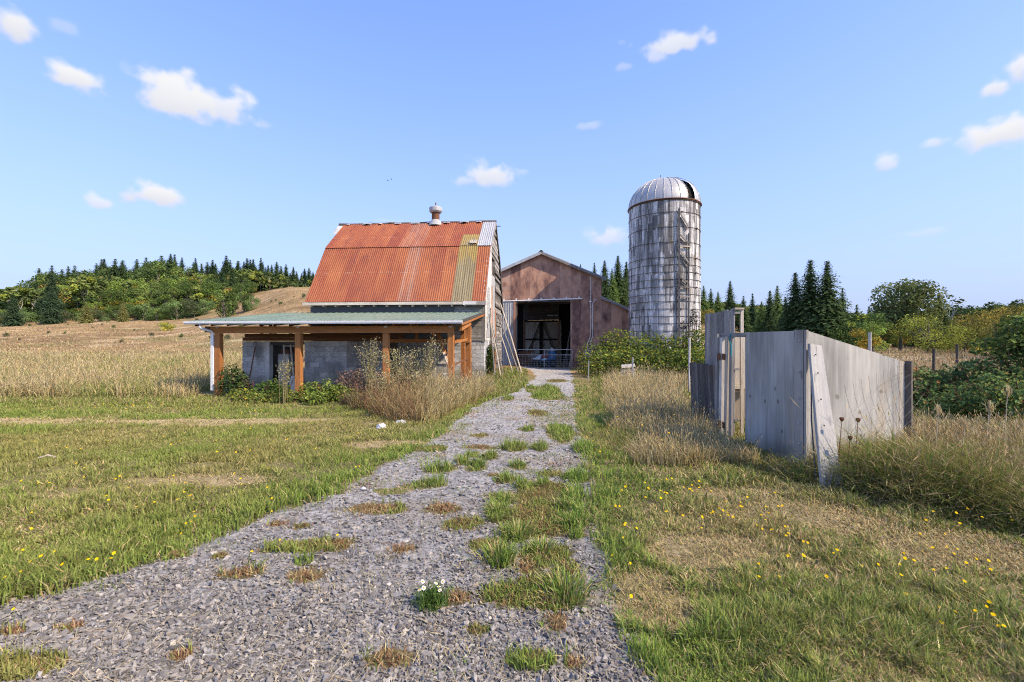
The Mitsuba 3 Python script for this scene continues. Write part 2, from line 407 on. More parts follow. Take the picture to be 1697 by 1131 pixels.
def ground_fn(p, n, uv):
    hi = fbm(p.x * 9, p.y * 9, 2, 4)
    a = fbm(p.x * .22, p.y * .22, 5, 5)
    g = smoothstep(.38, .62, uv.x + (hi - .5) * .7)
    v = voronoi(p.x * 22, p.y * 22)
    far = voronoi(p.x * 13 + 40, p.y * 13)
    stone = mix((.13, .127, .125), (.37, .362, .35), dr.clip(v[2] * .6 + far[2] * .4, 0, 1)) * dr.clip(1.15 - v[0] * .55, .4, 1)
    stone = mix(stone, (.2, .17, .13), smoothstep(.5, .75, fbm(p.x * 1.1, p.y * 1.1, 9, 4)) * .45)
    soil = mix((.085, .08, .035), (.22, .175, .095), dr.clip(hi * .9 + uv.y * .35 - .1, 0, 1))
    meadow = mix((.125, .085, .042), (.255, .18, .095), dr.clip(a * 1.2 - .1 + (hi - .5) * .5, 0, 1))
    meadow = mix(meadow, (.095, .06, .035), smoothstep(.50, .70, fbm(p.x * .05, p.y * .13, 8, 5)) * .6)
    meadow = mix(meadow, (.095, .10, .035), smoothstep(.54, .72, fbm(p.x * .07 + 9, p.y * .1, 1, 5)) * .55)
    meadow = mix(meadow, (.34, .27, .18), smoothstep(.63, .75, fbm(p.x * .16 + 3, p.y * .16, 4, 4)) * .5)
    c = mix(soil, meadow, smoothstep(16, 24, p.y))
    th = fbm(p.x * 22, p.y * 5 + p.x * 9, 3, 3)
    thatch = mix((.15, .125, .06), (.36, .29, .17), th)
    c = mix(c, thatch, smoothstep(.3, .7, uv.y + (hi - .5) * .5) * smoothstep(20, 14, p.y) * .85)
    return mix(c, stone, g)


SILO = (9.21, 27.6, 2.06)
B = {
    'cedar': P(wood_fn((.25, .095, .03), (.43, .19, .065), 1.0, .5), .7),
    'old_timber': P(wood_fn((.09, .04, .022), (.22, .10, .05), 1.0, .3), .8),
    'grey_wood': P(wood_fn((.13, .125, .12), (.36, .345, .33), 1.1, .5, .5, (.10, .085, .07)), .85),
    'dark_wood': P(wood_fn((.05, .046, .045), (.20, .185, .175), 1.1, .3, .5, (.09, .05, .03)), .88),
    'pale_wood': P(wood_fn((.34, .29, .23), (.58, .52, .43), 1.0, .4), .8),
    'worn_white': P(wood_fn((.45, .42, .38), (.78, .76, .72), 1.0, .3, .75, (.24, .20, .16)), .75),
    'orange_trim': P(wood_fn((.30, .13, .07), (.45, .24, .14), 1.0, .2, .4, (.3, .28, .26)), .8),
    'roof_rust': P(proc(roof_fn), .62, .3),
    'roof_moss': P(proc(moss_fn), .8, .2),
    'zinc': P(proc(zinc_fn), .5, .4),
    'rust_sheet': P(proc(rust_fn), .65, .3),
    'block': P(proc(block_fn), .9, .2),
    'stave': P(proc(stave_fn), .88, .2),
    'dome': P(proc(dome_fn), .42, .5, metallic=.35),
    'plywood': P(proc(ply_fn), .85, .2),
    'green_metal': P(proc(green_fn), .45, .45),
    'ground': P(proc(ground_fn), .95, .1),
    'mortar': P((.26, .26, .255), .95, .1),
    'white_metal': P((.78, .79, .80), .4, .5),
    'tube_metal': P((.42, .43, .45), .4, .5, metallic=.5),
    'grey_box': P((.47, .48, .50), .5, .4),
    'red_print': P((.55, .045, .03), .6, .3),
    'white_print': P((.75, .75, .74), .6, .3),
    'beige_paint': P(wood_fn((.50, .43, .34), (.74, .67, .56), 1.0, .2, .4, (.35, .3, .25)), .8),
    'plank_grey': P(wood_fn((.24, .236, .23), (.46, .455, .44), 1.0, .5, .4, (.2, .18, .15)), .85),
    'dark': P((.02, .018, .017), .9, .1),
    'dark_metal': P((.07, .065, .06), .6, .4),
    'brown_metal': P((.16, .075, .04), .75, .3),
    'eave_grey': P((.12, .125, .14), .8, .2),
    'blue_plastic': P((.045, .16, .34), .35, .5),
    'pale_plastic': P((.55, .63, .70), .35, .5),
    'rubber': P((.025, .025, .025), .8, .3),
    'seat_red': P((.30, .04, .035), .6, .3),
    'teal_rope': P((.03, .22, .25), .7, .3),
    'bag': P((.62, .62, .65), .5, .4),
    'flower': {'type': 'twosided', 'bsdf': {'type': 'diffuse', 'reflectance': {'type': 'rgb', 'value': [.80, .52, .01]}}},
    'petal': {'type': 'twosided', 'bsdf': {'type': 'diffuse', 'reflectance': {'type': 'rgb', 'value': [.8, .8, .78]}}},
    'leaf': {'type': 'principledthin', 'base_color': VC, 'roughness': .55, 'diff_trans': .55, 'eta': 1.35},
    'blade': {'type': 'principledthin', 'base_color': VC, 'roughness': .6, 'diff_trans': .5, 'eta': 1.3},
    'tint': {'type': 'twosided', 'bsdf': {'type': 'principled', 'base_color': VC, 'roughness': .85, 'specular': .25}},
}
scene.update({'m_' + k_: v_ for k_, v_ in B.items()})

# ---------------------------------------------------------------- ground
def axis(lo, hi, fine_lo, fine_hi, step, grow):
    a = list(np.arange(fine_lo, fine_hi, step))
    s, x = step, a[-1]
    while x < hi:
        s *= grow
        x += s
        a.append(x)
    s, x = step, a[0]
    while x > lo:
        s *= grow
        x -= s
        a.insert(0, x)
    return np.array(a)


xs, ys = axis(-900, 900, -7, 7, .14, 1.045), axis(-60, 700, 1.2, 17, .14, 1.035)
GX, GY = np.meshgrid(xs, ys, indexing='ij')
GZ = land(GX, GY)
G1 = gravel(GX, GY)
GZ = GZ + (fb(GX, GY, 8, 51, 2) - .5) * .025 * (np.abs(GX) < 12) * (GY < 20)
G2 = np.maximum(dryness(GX, GY), np.clip(G1 * .5, 0, 1))
gv = np.stack([GX, GY, GZ], -1).reshape(-1, 3)
b_ = len(ys)
ii, jj = np.meshgrid(np.arange(len(xs) - 1), np.arange(b_ - 1), indexing='ij')
gq = np.stack([ii * b_ + jj, (ii + 1) * b_ + jj, (ii + 1) * b_ + jj + 1, ii * b_ + jj + 1], -1).reshape(-1, 4)
guv = np.stack([G1, G2], -1).reshape(-1, 2)
on_drive = guv[gq, 0].mean(1) > .5
hill = (gv[gq, 1].mean(1) > 60) & ~on_drive
gn = meshkit.arrays((gv, gq), True)[2]


def ground_piece(q):
    used, inv = np.unique(q, return_inverse=True)
    m = mply((gv[used], inv.reshape(q.shape)), 'ground', smooth=True, uv=guv[used])
    return m


put('ground', ground_piece(gq[~on_drive & ~hill]), 'green and tan patchy grass ground around the gravel drive', kind='structure')
put('gravel_drive', ground_piece(gq[on_drive]), 'grey gravel drive leading to the rusty shed', kind='structure')
put('hill', ground_piece(gq[hill]), 'dry brown meadow hillside behind the barn', kind='structure')

# ---------------------------------------------------------------- buildings
YAW = math.radians(4.3)


class Frame:
    """Local axes of a building: u to the right along its front, v into its depth, z up."""

    def __init__(self, x, y, yaw=YAW):
        self.o, self.w, self.d = np.array([x, y, 0.0]), np.array([math.cos(yaw), -math.sin(yaw), 0]), np.array([math.sin(yaw), math.cos(yaw), 0])

    def __call__(self, u, v, z):
        u, v, z = np.broadcast_arrays(np.asarray(u, float), v, z)
        return self.o + u[..., None] * self.w + v[..., None] * self.d + z[..., None] * np.array([0, 0, 1.0])


def fbox(F, u0, u1, v0, v1, z0, z1, m=None, c=None, along='u'):
    """A box in a building's frame; along says which way its grain runs."""
    m = m or MB()
    if along == 'u':
        e = [[F(u, v, z) for v, z in ((v0, z0), (v0, z1), (v1, z1), (v1, z0))] for u in (u0, u1)]
    elif along == 'z':
        e = [[F(u, v, z) for u, v in ((u0, v0), (u0, v1), (u1, v1), (u1, v0))] for z in (z0, z1)]
        e = [r[::-1] for r in e]
    else:
        e = [[F(u, v, z) for z, u in ((z0, u0), (z0, u1), (z1, u1), (z1, u0))] for v in (v0, v1)]
    return m.hexa(e[0] + e[1], c)


def corrugated(F, path, u0, u1, pitch=.105, amp=.0115, ku=0, per=8, lift=0.0, rib=None):
    """A corrugated sheet from u0 to u1 following path [(v, z), ...]; ku: its number in uv. rib(t): profile, else a sine."""
    path = np.asarray(path, float)
    n = max(2, int(round((u1 - u0) / pitch * per)) + 1)
    us = np.linspace(u0, u1, n)
    w = amp * np.sin(us / pitch * 2 * np.pi) if rib is None else rib(us)
    t = np.gradient(path, axis=0)
    t /= np.linalg.norm(t, axis=1, keepdims=True)
    nv, nz = -t[:, 1], t[:, 0]
    s = np.concatenate([[0], np.cumsum(np.linalg.norm(np.diff(path, axis=0), axis=1))])
    G = F(us[None, :], path[:, :1] + nv[:, None] * (w[None, :] + lift), path[:, 1:] + nz[:, None] * (w[None, :] + lift))
    uv = np.stack(np.broadcast_arrays(ku + (us[None, :] - u0) / (u1 - u0) * .98 + .01, s[-1] - s[:, None]), -1)
    return MB().grid(G, uv)


FB = Frame(-1.29, 21.4)
barn = thing('barn', 'old barn with a rusty red corrugated gambrel roof above a pale block wall', 'barn')
EAVE, BREAK, RIDGE, BACKB, BACKE = (-.32, 3.56), (1.75, 6.58), (4.0, 8.38), (6.25, 6.58), (8.3, 3.56)
UL, UR = -8.62, .12


def lerp2(a, b, t):
    return (a[0] + (b[0] - a[0]) * t, a[1] + (b[1] - a[1]) * t)


# front roof sheets: lower slope and upper slope
edges = list(np.linspace(UL, -1.52, 12))
rs = np.random.default_rng(3)
k = 0
for i in range(len(edges) - 1):
    a, b = edges[i], edges[i + 1] + .03
    lo = [lerp2(EAVE, BREAK, t) for t in (0, .33, .66, 1.012)]
    up = [lerp2(BREAK, RIDGE, t) for t in (-.03, .5, 1.0)]
    part(barn, 'roof_sheet', corrugated(FB, lo, a, b, ku=k, lift=.004 * (i % 2) + .004).ply('roof_rust', smooth=True))
    part(barn, 'roof_sheet', corrugated(FB, up, a, b, ku=k + 1, lift=.004 * (i % 2) + .02).ply('roof_rust', smooth=True))
    k += 2
lo = [lerp2(EAVE, BREAK, t) for t in (0, .33, .66, 1.012)]
part(barn, 'roof_sheet', corrugated(FB, [lerp2(EAVE, BREAK, t) for t in (-.005, .33, .66, 1.0)], -1.52, -.56, ku=k, lift=.018).ply('roof_moss', smooth=True), 'mossy yellowed sheet')
part(barn, 'roof_sheet', corrugated(FB, lo, -.58, UR, ku=k + 1, lift=.006).ply('roof_rust', smooth=True))
part(barn, 'roof_sheet', corrugated(FB, [lerp2(BREAK, RIDGE, t) for t in (-.02, .2, .42)], -1.50, -.60, ku=k + 2, lift=.03).ply('roof_moss', smooth=True), 'mossy yellowed sheet')
part(barn, 'roof_sheet', corrugated(FB, [lerp2(BREAK, RIDGE, t) for t in (.40, .7, 1.0)], -1.50, -.58, ku=k + 3, lift=.022).ply('roof_rust', smooth=True))
part(barn, 'roof_sheet', corrugated(FB, [lerp2(BREAK, RIDGE, t) for t in (-.03, .5, 1.0)], -.60, UR, ku=k + 4, lift=.032).ply('zinc', smooth=True), 'newer pale metal sheet')
# a lifted flap with a gap by the mossy sheet
part(barn, 'loose_flap', corrugated(FB, [lerp2(BREAK, RIDGE, .02), (lerp2(BREAK, RIDGE, .12)[0] - .02, lerp2(BREAK, RIDGE, .12)[1] + .03)], -1.0, -.60, ku=90, lift=.11).ply('pale_wood', smooth=True))
part(barn, 'roof_gap', fbox(FB, -.99, -.61, BREAK[0] + .0, BREAK[0] + .16, BREAK[1] + .03, BREAK[1] + .085).ply('dark'))
# back slopes, roof deck below the sheets, ridge
part(barn, 'back_roof', corrugated(FB, [RIDGE, BACKB, BACKE], UL - .35, UR, pitch=.3, ku=60, per=4).ply('zinc', smooth=40))
deck = MB()
for p, q in ((EAVE, BREAK), (BREAK, RIDGE), (RIDGE, BACKB), (BACKB, BACKE)):
    deck.hexa([FB(u, v, z) for u in (UL + .06, UR - .08) for v, z in ((p[0], p[1] - .03), (p[0], p[1] - .09), (q[0], q[1] - .09), (q[0], q[1] - .03))])
part(barn, 'roof_deck', deck.ply('dark_wood'))
ridge = MB()
us = np.linspace(UL - .32, UR, 40)
zz = RIDGE[1] + .055 + .03 * (meshkit.fbm(np.stack([us * 1.7, us * 0, us * 0], -1), 3, 5) - .5) * 2
vv = RIDGE[0] + .04 * (meshkit.fbm(np.stack([us * 2.3, us * 0 + 5, us * 0], -1), 3, 6) - .5) * 2
ridge.grid(np.stack([FB(us, vv - .13, zz - .10), FB(us, vv, zz), FB(us, vv + .13, zz - .09)]))
part(barn, 'ridge_cap', ridge.ply('dark_wood'))
for u in np.arange(UL + .2, -.8, .93):     # torn pale felt scraps showing along the ridge
    a = rs.uniform(.08, .35)
    part(barn, 'felt_scrap', MB().grid(np.stack([FB(np.array([u, u + a, u + a * 1.8]), 3.8 - np.array([.02, rs.uniform(.05, .16), .01]), 8.29), FB(np.array([u, u + a, u + a * 1.8]), 3.93, 8.385)])).ply('zinc'))
part(barn, 'gable_hood', MB().grid(np.stack([FB(UL - .33, np.array([3.3, 3.6, 4.0]), np.array([7.68, 8.0, 8.36])), FB(UL + .02, np.array([3.15, 3.55, 4.0]), np.array([7.66, 8.02, 8.36]))])).ply('worn_white'))
# roof ventilator
cu, cv = -3.30, 3.93
cx, cy = FB(cu, cv, 0)[:2]
vent = key('ventilator', barn)
part(vent, 'skirt', mply(lathe([(.42, 8.16), (.36, 8.30), (.24, 8.48), (.22, 8.5)], 18, cx, cy), 'zinc', smooth=40))
part(vent, 'neck', mply(lathe([(.225, 8.3), (.215, 8.92), (.24, 8.96)], 20, cx, cy), 'brown_metal', smooth=40))
part(vent, 'hood', mply(lathe([(.2, 8.9), (.3, 8.9), (.36, 8.97), (.37, 9.14), (.34, 9.19), (.12, 9.25), (.05, 9.32), (.0, 9.33)], 24, cx, cy), 'zinc', smooth=35))
part(vent, 'finial', mply(lathe([(.05, 9.3), (.035, 9.4), (.012, 9.5), (0, 9.52)], 10, cx, cy), 'brown_metal', smooth=40))
# eaves
part(barn, 'fascia', fbox(FB, UL - .06, -.9, -.40, -.30, 3.40, 3.53).ply('beige_paint'))
part(barn, 'fascia', fbox(FB, -.95, UR + .02, -.41, -.31, 3.37, 3.55).ply('worn_white'), 'white end board')
part(barn, 'gutter_scrap', fbox(FB, -.85, -.05, -.46, -.42, 3.35, 3.39).ply('grey_wood'))
part(barn, 'soffit', fbox(FB, UL + .05, UR - .02, -.30, .02, 3.43, 3.45).ply('grey_wood'))
for u in np.arange(UL + .3, -.5, .62):
    part(barn, 'rafter_tail', fbox(FB, u - .025, u + .025, -.37, .0, 3.32, 3.425, along='v').ply('pale_wood'))
part(barn, 'upper_wall', fbox(FB, -8.5, -.12, 0, .12, 1.72, 3.43).ply('eave_grey'))
part(barn, 'corner_post', fbox(FB, -.12, .02, -.03, .14, 1.66, 3.43, along='z').ply('grey_wood'))
for i, z in enumerate(np.arange(1.72, 3.3, .135)):    # weathered siding by the right-hand corner
    part(barn, 'siding_board', fbox(FB, -1.45 + rs.uniform(-.25, .1), -.13, -.035 - rs.uniform(0, .02), .0, z, z + .128).ply('grey_wood'))
# block wall of the barn front, right of the block room; each block its own piece
def courses(F, parent, u0, u1, v, z0, n, bw=.405, bh=.2, depth=.19, skip=None, along='u', seed=1):
    r = np.random.default_rng(seed)
    if along == 'u':
        part(parent, 'mortar', fbox(F, u0 + .02, u1 - .02, v + .018, v + depth - .01, z0, z0 + n * bh - .01).ply('mortar'))
    for j in range(n):
        u = u0 - (bw / 2 if j % 2 else 0)
        while u < u1 - .03:
            a, b = max(u, u0), min(u + bw, u1)
            u += bw
            if b - a < .05 or (skip and skip((a + b) / 2, z0 + (j + .5) * bh)):
                continue
            o = r.uniform(-.006, .004)
            part(parent, 'block', fbox(F, a + .006, b - .006, v + o, v + depth, z0 + j * bh + .005, z0 + (j + 1) * bh - .006).ply('block'))


bw = key('block_wall', barn)
WIN = (-2.40, -1.72, .72, 1.66)
courses(FB, bw, -4.86, 0.0, 0.0, .1 - .2, 9, skip=lambda u, z: WIN[0] < u < WIN[1] and WIN[2] < z < WIN[3] + .1)
part(bw, 'base_wall', fbox(FB, -8.5, -4.88, .01, .19, -.2, 1.7).ply('block'))
win = key('window', barn)
part(win, 'opening', fbox(FB, WIN[0], WIN[1], .15, .2, WIN[2], WIN[3]).ply('dark'))
for a in ((WIN[0], WIN[0] + .07, WIN[2], WIN[3]), (WIN[1] - .07, WIN[1], WIN[2], WIN[3]), (WIN[0] + .07, WIN[1] - .07, WIN[3] - .07, WIN[3])):
    part(win, 'frame', fbox(FB, a[0], a[1], -.025, .12, a[2], a[3], along='z' if a[1] - a[0] < .1 else 'u').ply('worn_white'))
part(win, 'sill', fbox(FB, WIN[0] - .04, WIN[1] + .04, -.07, .1, WIN[2] - .09, WIN[2]).ply('worn_white'))
part(win, 'frame', fbox(FB, WIN[0] + .1, WIN[1] - .1, .05, .09, WIN[2] + .12, WIN[2] + .19).ply('worn_white'))
part(win, 'pane', {'type': 'rectangle', 'to_world': T().look_at(origin=FB(-2.06, .1, 1.2).tolist(), target=FB(-2.06, -1, 1.2).tolist(), up=[0, 0, 1]) @ T().scale([.29, .44, 1]), 'bsdf': {'type': 'thindielectric'}})
part(barn, 'frost_door', fbox(FB, -4.75, -4.15, -.06, -.005, .0, 1.66, along='z').ply('dark_wood'), 'dark narrow plank door')
# gable end facing right
gab = key('gable_wall', barn)


def roof_z(v):
    return float(np.interp(v, [EAVE[0], BREAK[0], RIDGE[0], BACKB[0], BACKE[0]], [EAVE[1], BREAK[1], RIDGE[1], BACKB[1], BACKE[1]])) - .1


core = MB()
prof = [(.15, .0), (.15, roof_z(.15)), (1.75, 6.45), (4.0, 8.25), (6.25, 6.45), (7.85, roof_z(7.85)), (7.85, .0)]
core.raw(np.vstack([FB(-.10, np.array([p[0] for p in prof]), np.array([p[1] for p in prof])), FB(-.22, np.array([p[0] for p in prof]), np.array([p[1] for p in prof]))]),
         [(0, i, i + 1) for i in range(1, 6)] + [(7, 8 + i, 7 + i) for i in range(1, 6)])
core.raw(np.vstack([FB(-8.45, np.array([p[0] for p in prof]), np.array([p[1] for p in prof]))]), [(0, i, i + 1) for i in range(1, 6)])
part(gab, 'sheathing', core.ply('dark_wood'))
part(gab, 'back_wall', fbox(FB, -8.45, -.12, 7.75, 7.85, 0, 3.6).ply('grey_wood'))
v = .02
while v < 2.6:                              # white painted upright boards, front part
    w = rs.uniform(.14, .2)
    part(gab, 'white_board', fbox(FB, -.10, -.02 + rs.uniform(0, .03), v, v + w - .006, 1.72, roof_z(v + w / 2), along='z').ply('worn_white'))
    v += w
part(gab, 'metal_sheet', fbox(FB, -.03, .03, 1.05, 1.75, 1.9, 4.4, along='z').ply('zinc'))
part(gab, 'metal_sheet', fbox(FB, -.03, .04, 2.7, 3.9, 1.2, 5.2, along='z').ply('zinc'))
part(gab, 'door_edge', fbox(FB, -.02, .05, 1.9, 2.04, 1.2, 3.4, along='z').ply('dark_wood'))
part(gab, 'trim_post', fbox(FB, -.08, .07, 4.0, 4.2, .0, 3.5, along='z').ply('orange_trim'))
part(gab, 'trim_post', fbox(FB, -.08, .06, 2.6, 2.72, .0, 4.6, along='z').ply('orange_trim'))
z = .1
while z < 8.1:                              # rough weathered boards, rear part, ends stepping out
    h = rs.uniform(.13, .2)
    vmax = float(np.interp(z + h, [3.5, 6.4, 8.2], [7.85, 6.2, 4.02]))
    v0 = 4.22 if z < 6.2 else float(np.interp(z, [6.2, 8.2], [2.2, 3.9]))
    if vmax - v0 > .15:
        part(gab, 'rough_board', fbox(FB, -.12, rs.uniform(-.02, .10), v0, vmax, z, z + h - .012, along='v').ply('dark_wood' if rs.random() < .35 else 'grey_wood'))
    z += h
for p, q, m in ((EAVE, BREAK, 'worn_white'), (BREAK, RIDGE, 'grey_wood'), (RIDGE, BACKB, 'dark_wood'), (BACKB, BACKE, 'dark_wood')):
    part(gab, 'rake_board', MB().beam(FB(.10, p[0], p[1] - .12), FB(.10, q[0], q[1] - .12), .035, .17, up=(0, 0, 1)).ply(m))
part(gab, 'base_blocks', fbox(FB, -.2, -.01, .2, 2.4, -.1, 1.7, along='v').ply('block'))
part(gab, 'stone_sill', fbox(FB, -.12, .16, 1.2, 2.6, 1.12, 1.24, along='v').ply('old_timber'))
part(barn, 'hay_hook', MB().tube([FB(.05, 4.0, 8.1), FB(.35, 4.0, 8.1)], .025, 6).ply('dark_metal'))

# ---------------------------------------------------------------- the block room under the lean-to
room = thing('block_room', 'low grey concrete block room with a dark doorway under the green roof', 'outbuilding')
rw = key('front_wall', room)
RV, RZ = -4.1, -.36
courses(FB, rw, -9.1, -8.14, RV, RZ, 10, bh=.206, seed=4)
courses(FB, rw, -6.54, -4.84, RV, RZ, 10, bh=.206, seed=5)
part(rw, 'jamb', fbox(FB, -8.13, -7.96, RV - .03, RV + .22, RZ, 1.69, along='z').ply('block'))
courses(Frame(*FB(-4.84, RV + .2, 0)[:2], YAW - math.pi / 2), key('side_wall', room), 0.02, 3.8, 0.0, RZ, 10, bh=.206, bw=.8, seed=6)
lw = part(room, 'left_wall', fbox(FB, -9.1, -8.92, RV + .21, -.05, RZ, 1.69, along='v').ply('block'))
part(room, 'lintel', fbox(FB, -8.13, -6.5, RV + .06, RV + .2, 1.56, 1.69).ply('dark_wood'))
part(room, 'back_shelf', fbox(FB, -7.1, -5.2, RV + 1.4, RV + 1.8, .85, .9).ply('grey_wood'))
fr_ = thing('pale_cabinet', 'pale grey cabinet standing inside the dark doorway of the block room', 'cabinet')
part(fr_, 'body', fbox(FB, -7.92, -7.45, RV + .5, RV + .95, RZ + .05, 1.18, along='z').ply('block'))
part(fr_, 'door', fbox(FB, -7.9, -7.47, RV + .46, RV + .495, RZ + .12, 1.15, along='z').ply('grey_box'))
part(fr_, 'box_on_top', fbox(FB, -7.85, -7.5, RV + .55, RV + .85, 1.185, 1.34).ply('brown_metal'))
for du, lab in ((0, 'first'), (.28, 'second')):
    st = thing('metal_frame', 'pale leaning metal frame in the doorway of the block room' if du == 0 else 'thinner pale rail leaning beside the metal frame in the doorway', 'frame')
    part(st, 'rail', MB().tube([FB(-7.3 + du, RV - .15, 1.55), FB(-7.05 + du * 1.2, RV - .35, RZ + .05)], .035, 8).ply('pale_wood'))
    part(st, 'crossbar', MB().tube([FB(-7.3 + du, RV - .14, 1.52), FB(-6.9 + du, RV - .1, 1.5)], .025, 8).ply('pale_wood'))
put(key('leaning_pole'), MB().tube([FB(-6.4, RV - .15, 1.1), FB(-7.0, RV - .55, RZ)], .028, 8).ply('pale_wood'), 'pale pole leaning across the doorway behind the second roof post', 'pole')
put(key('iron_rod'), MB().tube([FB(-8.52, RV - .06, 1.45), FB(-8.68, RV - .35, RZ)], .022, 8).ply('brown_metal'), 'rusty iron rod leaning on the left end of the block wall', 'rod')
put(key('leaning_board'), MB().beam(FB(-6.75, RV - .3, .35), FB(-6.77, RV - .6, RZ - .05), .3, .03, up=(0, -1, .3)).ply('worn_white'), 'small pale board leaning at the foot of the doorway', 'board')

# ---------------------------------------------------------------- the lean-to
lean = thing('lean_to', 'open lean-to of orange timber posts with a green ribbed metal roof', 'lean-to')
LV0, LZ0, LV1, LZ1 = -5.8, 2.40, -.02, 3.06
LL, LR = -10.03, .0


def leanz(v):
    return LZ0 + (LZ1 - LZ0) * (v - LV0) / (LV1 - LV0)


def ribs(us):
    d = np.abs((us / .305) % 1 - .5)
    return .022 * np.clip((d - .40) / .06, 0, 1)


rf = key('roof', lean)
n = 11
for i in range(n):
    a, b = LL + (LR - LL) * i / n, LL + (LR - LL) * (i + 1) / n
    part(rf, 'panel', corrugated(FB, [(LV0, LZ0), ((LV0 + LV1) / 2, (LZ0 + LZ1) / 2), (LV1, LZ1)], a, b + .012, pitch=.305, per=40, rib=ribs, ku=i, lift=.003 * (i % 2)).ply('green_metal'))
part(rf, 'purlin_deck', MB().hexa([FB(u, v, z) for u in (LL + .02, LR - .02) for v, z in ((LV0 + .03, LZ0 - .012), (LV0 + .03, LZ0 - .03), (LV1, LZ1 - .03), (LV1, LZ1 - .012))]).ply('grey_wood'))
part(rf, 'end_trim', MB().beam(FB(LR + .01, LV0, LZ0 - .02), FB(LR + .01, LV1, LZ1 - .02), .02, .1).ply('dark_metal'))
part(rf, 'end_trim', MB().beam(FB(LL - .01, LV0, LZ0 - .02), FB(LL - .01, LV1, LZ1 - .02), .02, .08).ply('green_metal'))
g = MB()
gp = [(-.005, .03), (-.005, -.075), (-.10, -.085), (-.125, -.04), (-.13, .028), (-.122, .028), (-.115, -.035), (-.095, -.072), (-.013, -.066), (-.013, .03)]
g.grid(np.stack([FB(np.linspace(LL - .02, LR + .02, 3), LV0 + .03 + a, LZ0 - .02 + z) for a, z in gp]))
gut = part(lean, 'gutter', g.ply('white_metal'))
for u in (LL - .02, LR + .02):
    part(gut, 'end_cap', MB().raw([FB(u, LV0 + .03 + a, LZ0 - .02 + z) for a, z in gp[:5]], [(0, 1, 2), (0, 2, 3), (0, 3, 4)]).ply('white_metal'))
POSTV = -5.38
POSTU = [-9.1, -6.04, -2.8, -.46]
dn = key('downspout', lean)
u = POSTU[0] - .17
part(dn, 'elbow', MB().tube([FB(u - .22, LV0 - .02, LZ0 - .09), FB(u - .22, LV0 - .02, LZ0 - .2), FB(u - .18, LV0 + .04, LZ0 - .26), FB(u - .05, POSTV - .12, LZ0 - .34), FB(u, POSTV - .1, LZ0 - .42), FB(u, POSTV - .1, LZ0 - .5)], .048, 10).ply('white_metal', smooth=40))
part(dn, 'pipe', fbox(FB, u - .05, u + .05, POSTV - .14, POSTV - .06, -.1, LZ0 - .46, along='z').ply('white_metal'))
part(lean, 'front_beam', fbox(FB, LL + .65, -.36, POSTV - .09, POSTV + .09, 1.985, 2.235).ply('cedar'))
part(lean, 'beam_end', fbox(FB, LL + .45, LL + .64, POSTV - .09, POSTV + .09, 2.02, 2.235).ply('dark_wood'))
for u in POSTU:
    zb = float(land(*FB(u, POSTV, 0)[:2])) - .2
    part(lean, 'post', fbox(FB, u - .10, u + .10, POSTV - .10, POSTV + .10, zb, 1.98, along='z').ply('cedar'))
PV = -3.75
for u in (.13 - .25,):
    part(lean, 'rear_post', fbox(FB, u - .10, u + .10, PV - .1, PV + .1, -.3, leanz(PV) - .36, along='z').ply('cedar'))
    part(lean, 'rear_post', fbox(FB, u - .40, u - .24, PV + .5, PV + .66, -.3, leanz(PV) - .2, along='z').ply('cedar'))
part(lean, 'side_beam', MB().beam(FB(-.14, POSTV + .1, 2.16), FB(-.12, PV + .35, leanz(PV) - .20), .10, .2).ply('cedar'))
part(lean, 'plate_beam', fbox(FB, -9.06, -3.4, RV - .04, RV + .10, 1.705, 1.84).ply('old_timber'))
part(lean, 'plate_beam', fbox(FB, -9.0, -4.4, RV + .0, RV + .18, 1.843, 1.98).ply('old_timber'))
part(lean, 'plate_beam', fbox(FB, -3.6, -.02, RV + .12, RV + .26, 1.64, 1.78).ply('cedar'))
part(lean, 'plate_beam', fbox(FB, -4.4, -2.6, RV - .02, RV + .10, 1.843, 1.95).ply('old_timber'))
for u in (-8.35, -7.98, -7.8, -7.15, -5.85, -5.0, -3.3, -2.75, -2.1, -1.45, -.75):
    part(lean, 'stud', fbox(FB, u - .045, u + .045, RV + .04, RV + .14, 1.79 if u > -3.5 else 1.985, leanz(RV) - .16, along='z').ply('cedar' if u > -3.6 else 'old_timber'))
for u in np.arange(LL + .25, .0, .61):
    part(lean, 'rafter', MB().beam(FB(u, LV0 + .12, leanz(LV0 + .12) - .105), FB(u, -.05, leanz(-.05) - .105), .04, .14).ply('old_timber' if u < -3 else 'cedar'))
for u in POSTU:
    part(lean, 'hanger_plate', MB().raw([FB(u - .1, POSTV - .093, 2.233), FB(u + .1, POSTV - .093, 2.233), FB(u, POSTV - .093, 2.15), FB(u - .1, POSTV - .099, 2.233), FB(u + .1, POSTV - .099, 2.233), FB(u, POSTV - .099, 2.15)], [(3, 5, 4), (0, 1, 2), (0, 2, 5), (0, 5, 3), (1, 4, 5), (1, 5, 2)]).ply('worn_white'))
part(lean, 'brace', MB().beam(FB(-1.35, RV + .05, 2.3), FB(-.62, RV - .75, .72), .14, .035, up=(0, 0, 1)).ply('cedar'))
part(lean, 'brace', MB().beam(FB(-1.15, RV - .1, 1.62), FB(-.55, POSTV + .2, .75), .09, .035).ply('pale_wood'))
part(lean, 'side_rail', MB().beam(FB(-.38, POSTV + .1, .85), FB(-.14, PV - .1, 1.02), .03, .06).ply('old_timber'))
part(lean, 'side_rail', MB().beam(FB(-.36, POSTV + .1, 1.66), FB(-.14, PV - .1, 1.76), .04, .09).ply('cedar'))

# ---------------------------------------------------------------- the rusty shed
FS = Frame(1.99, 31.0)
shed = thing('rusty_shed', 'tall gabled shed of rusty brown metal sheets with a big open doorway', 'shed')
SZ, SR, SE = -.3, 7.74, 4.11


def shedz(u):
    return SR - abs(u) * .428


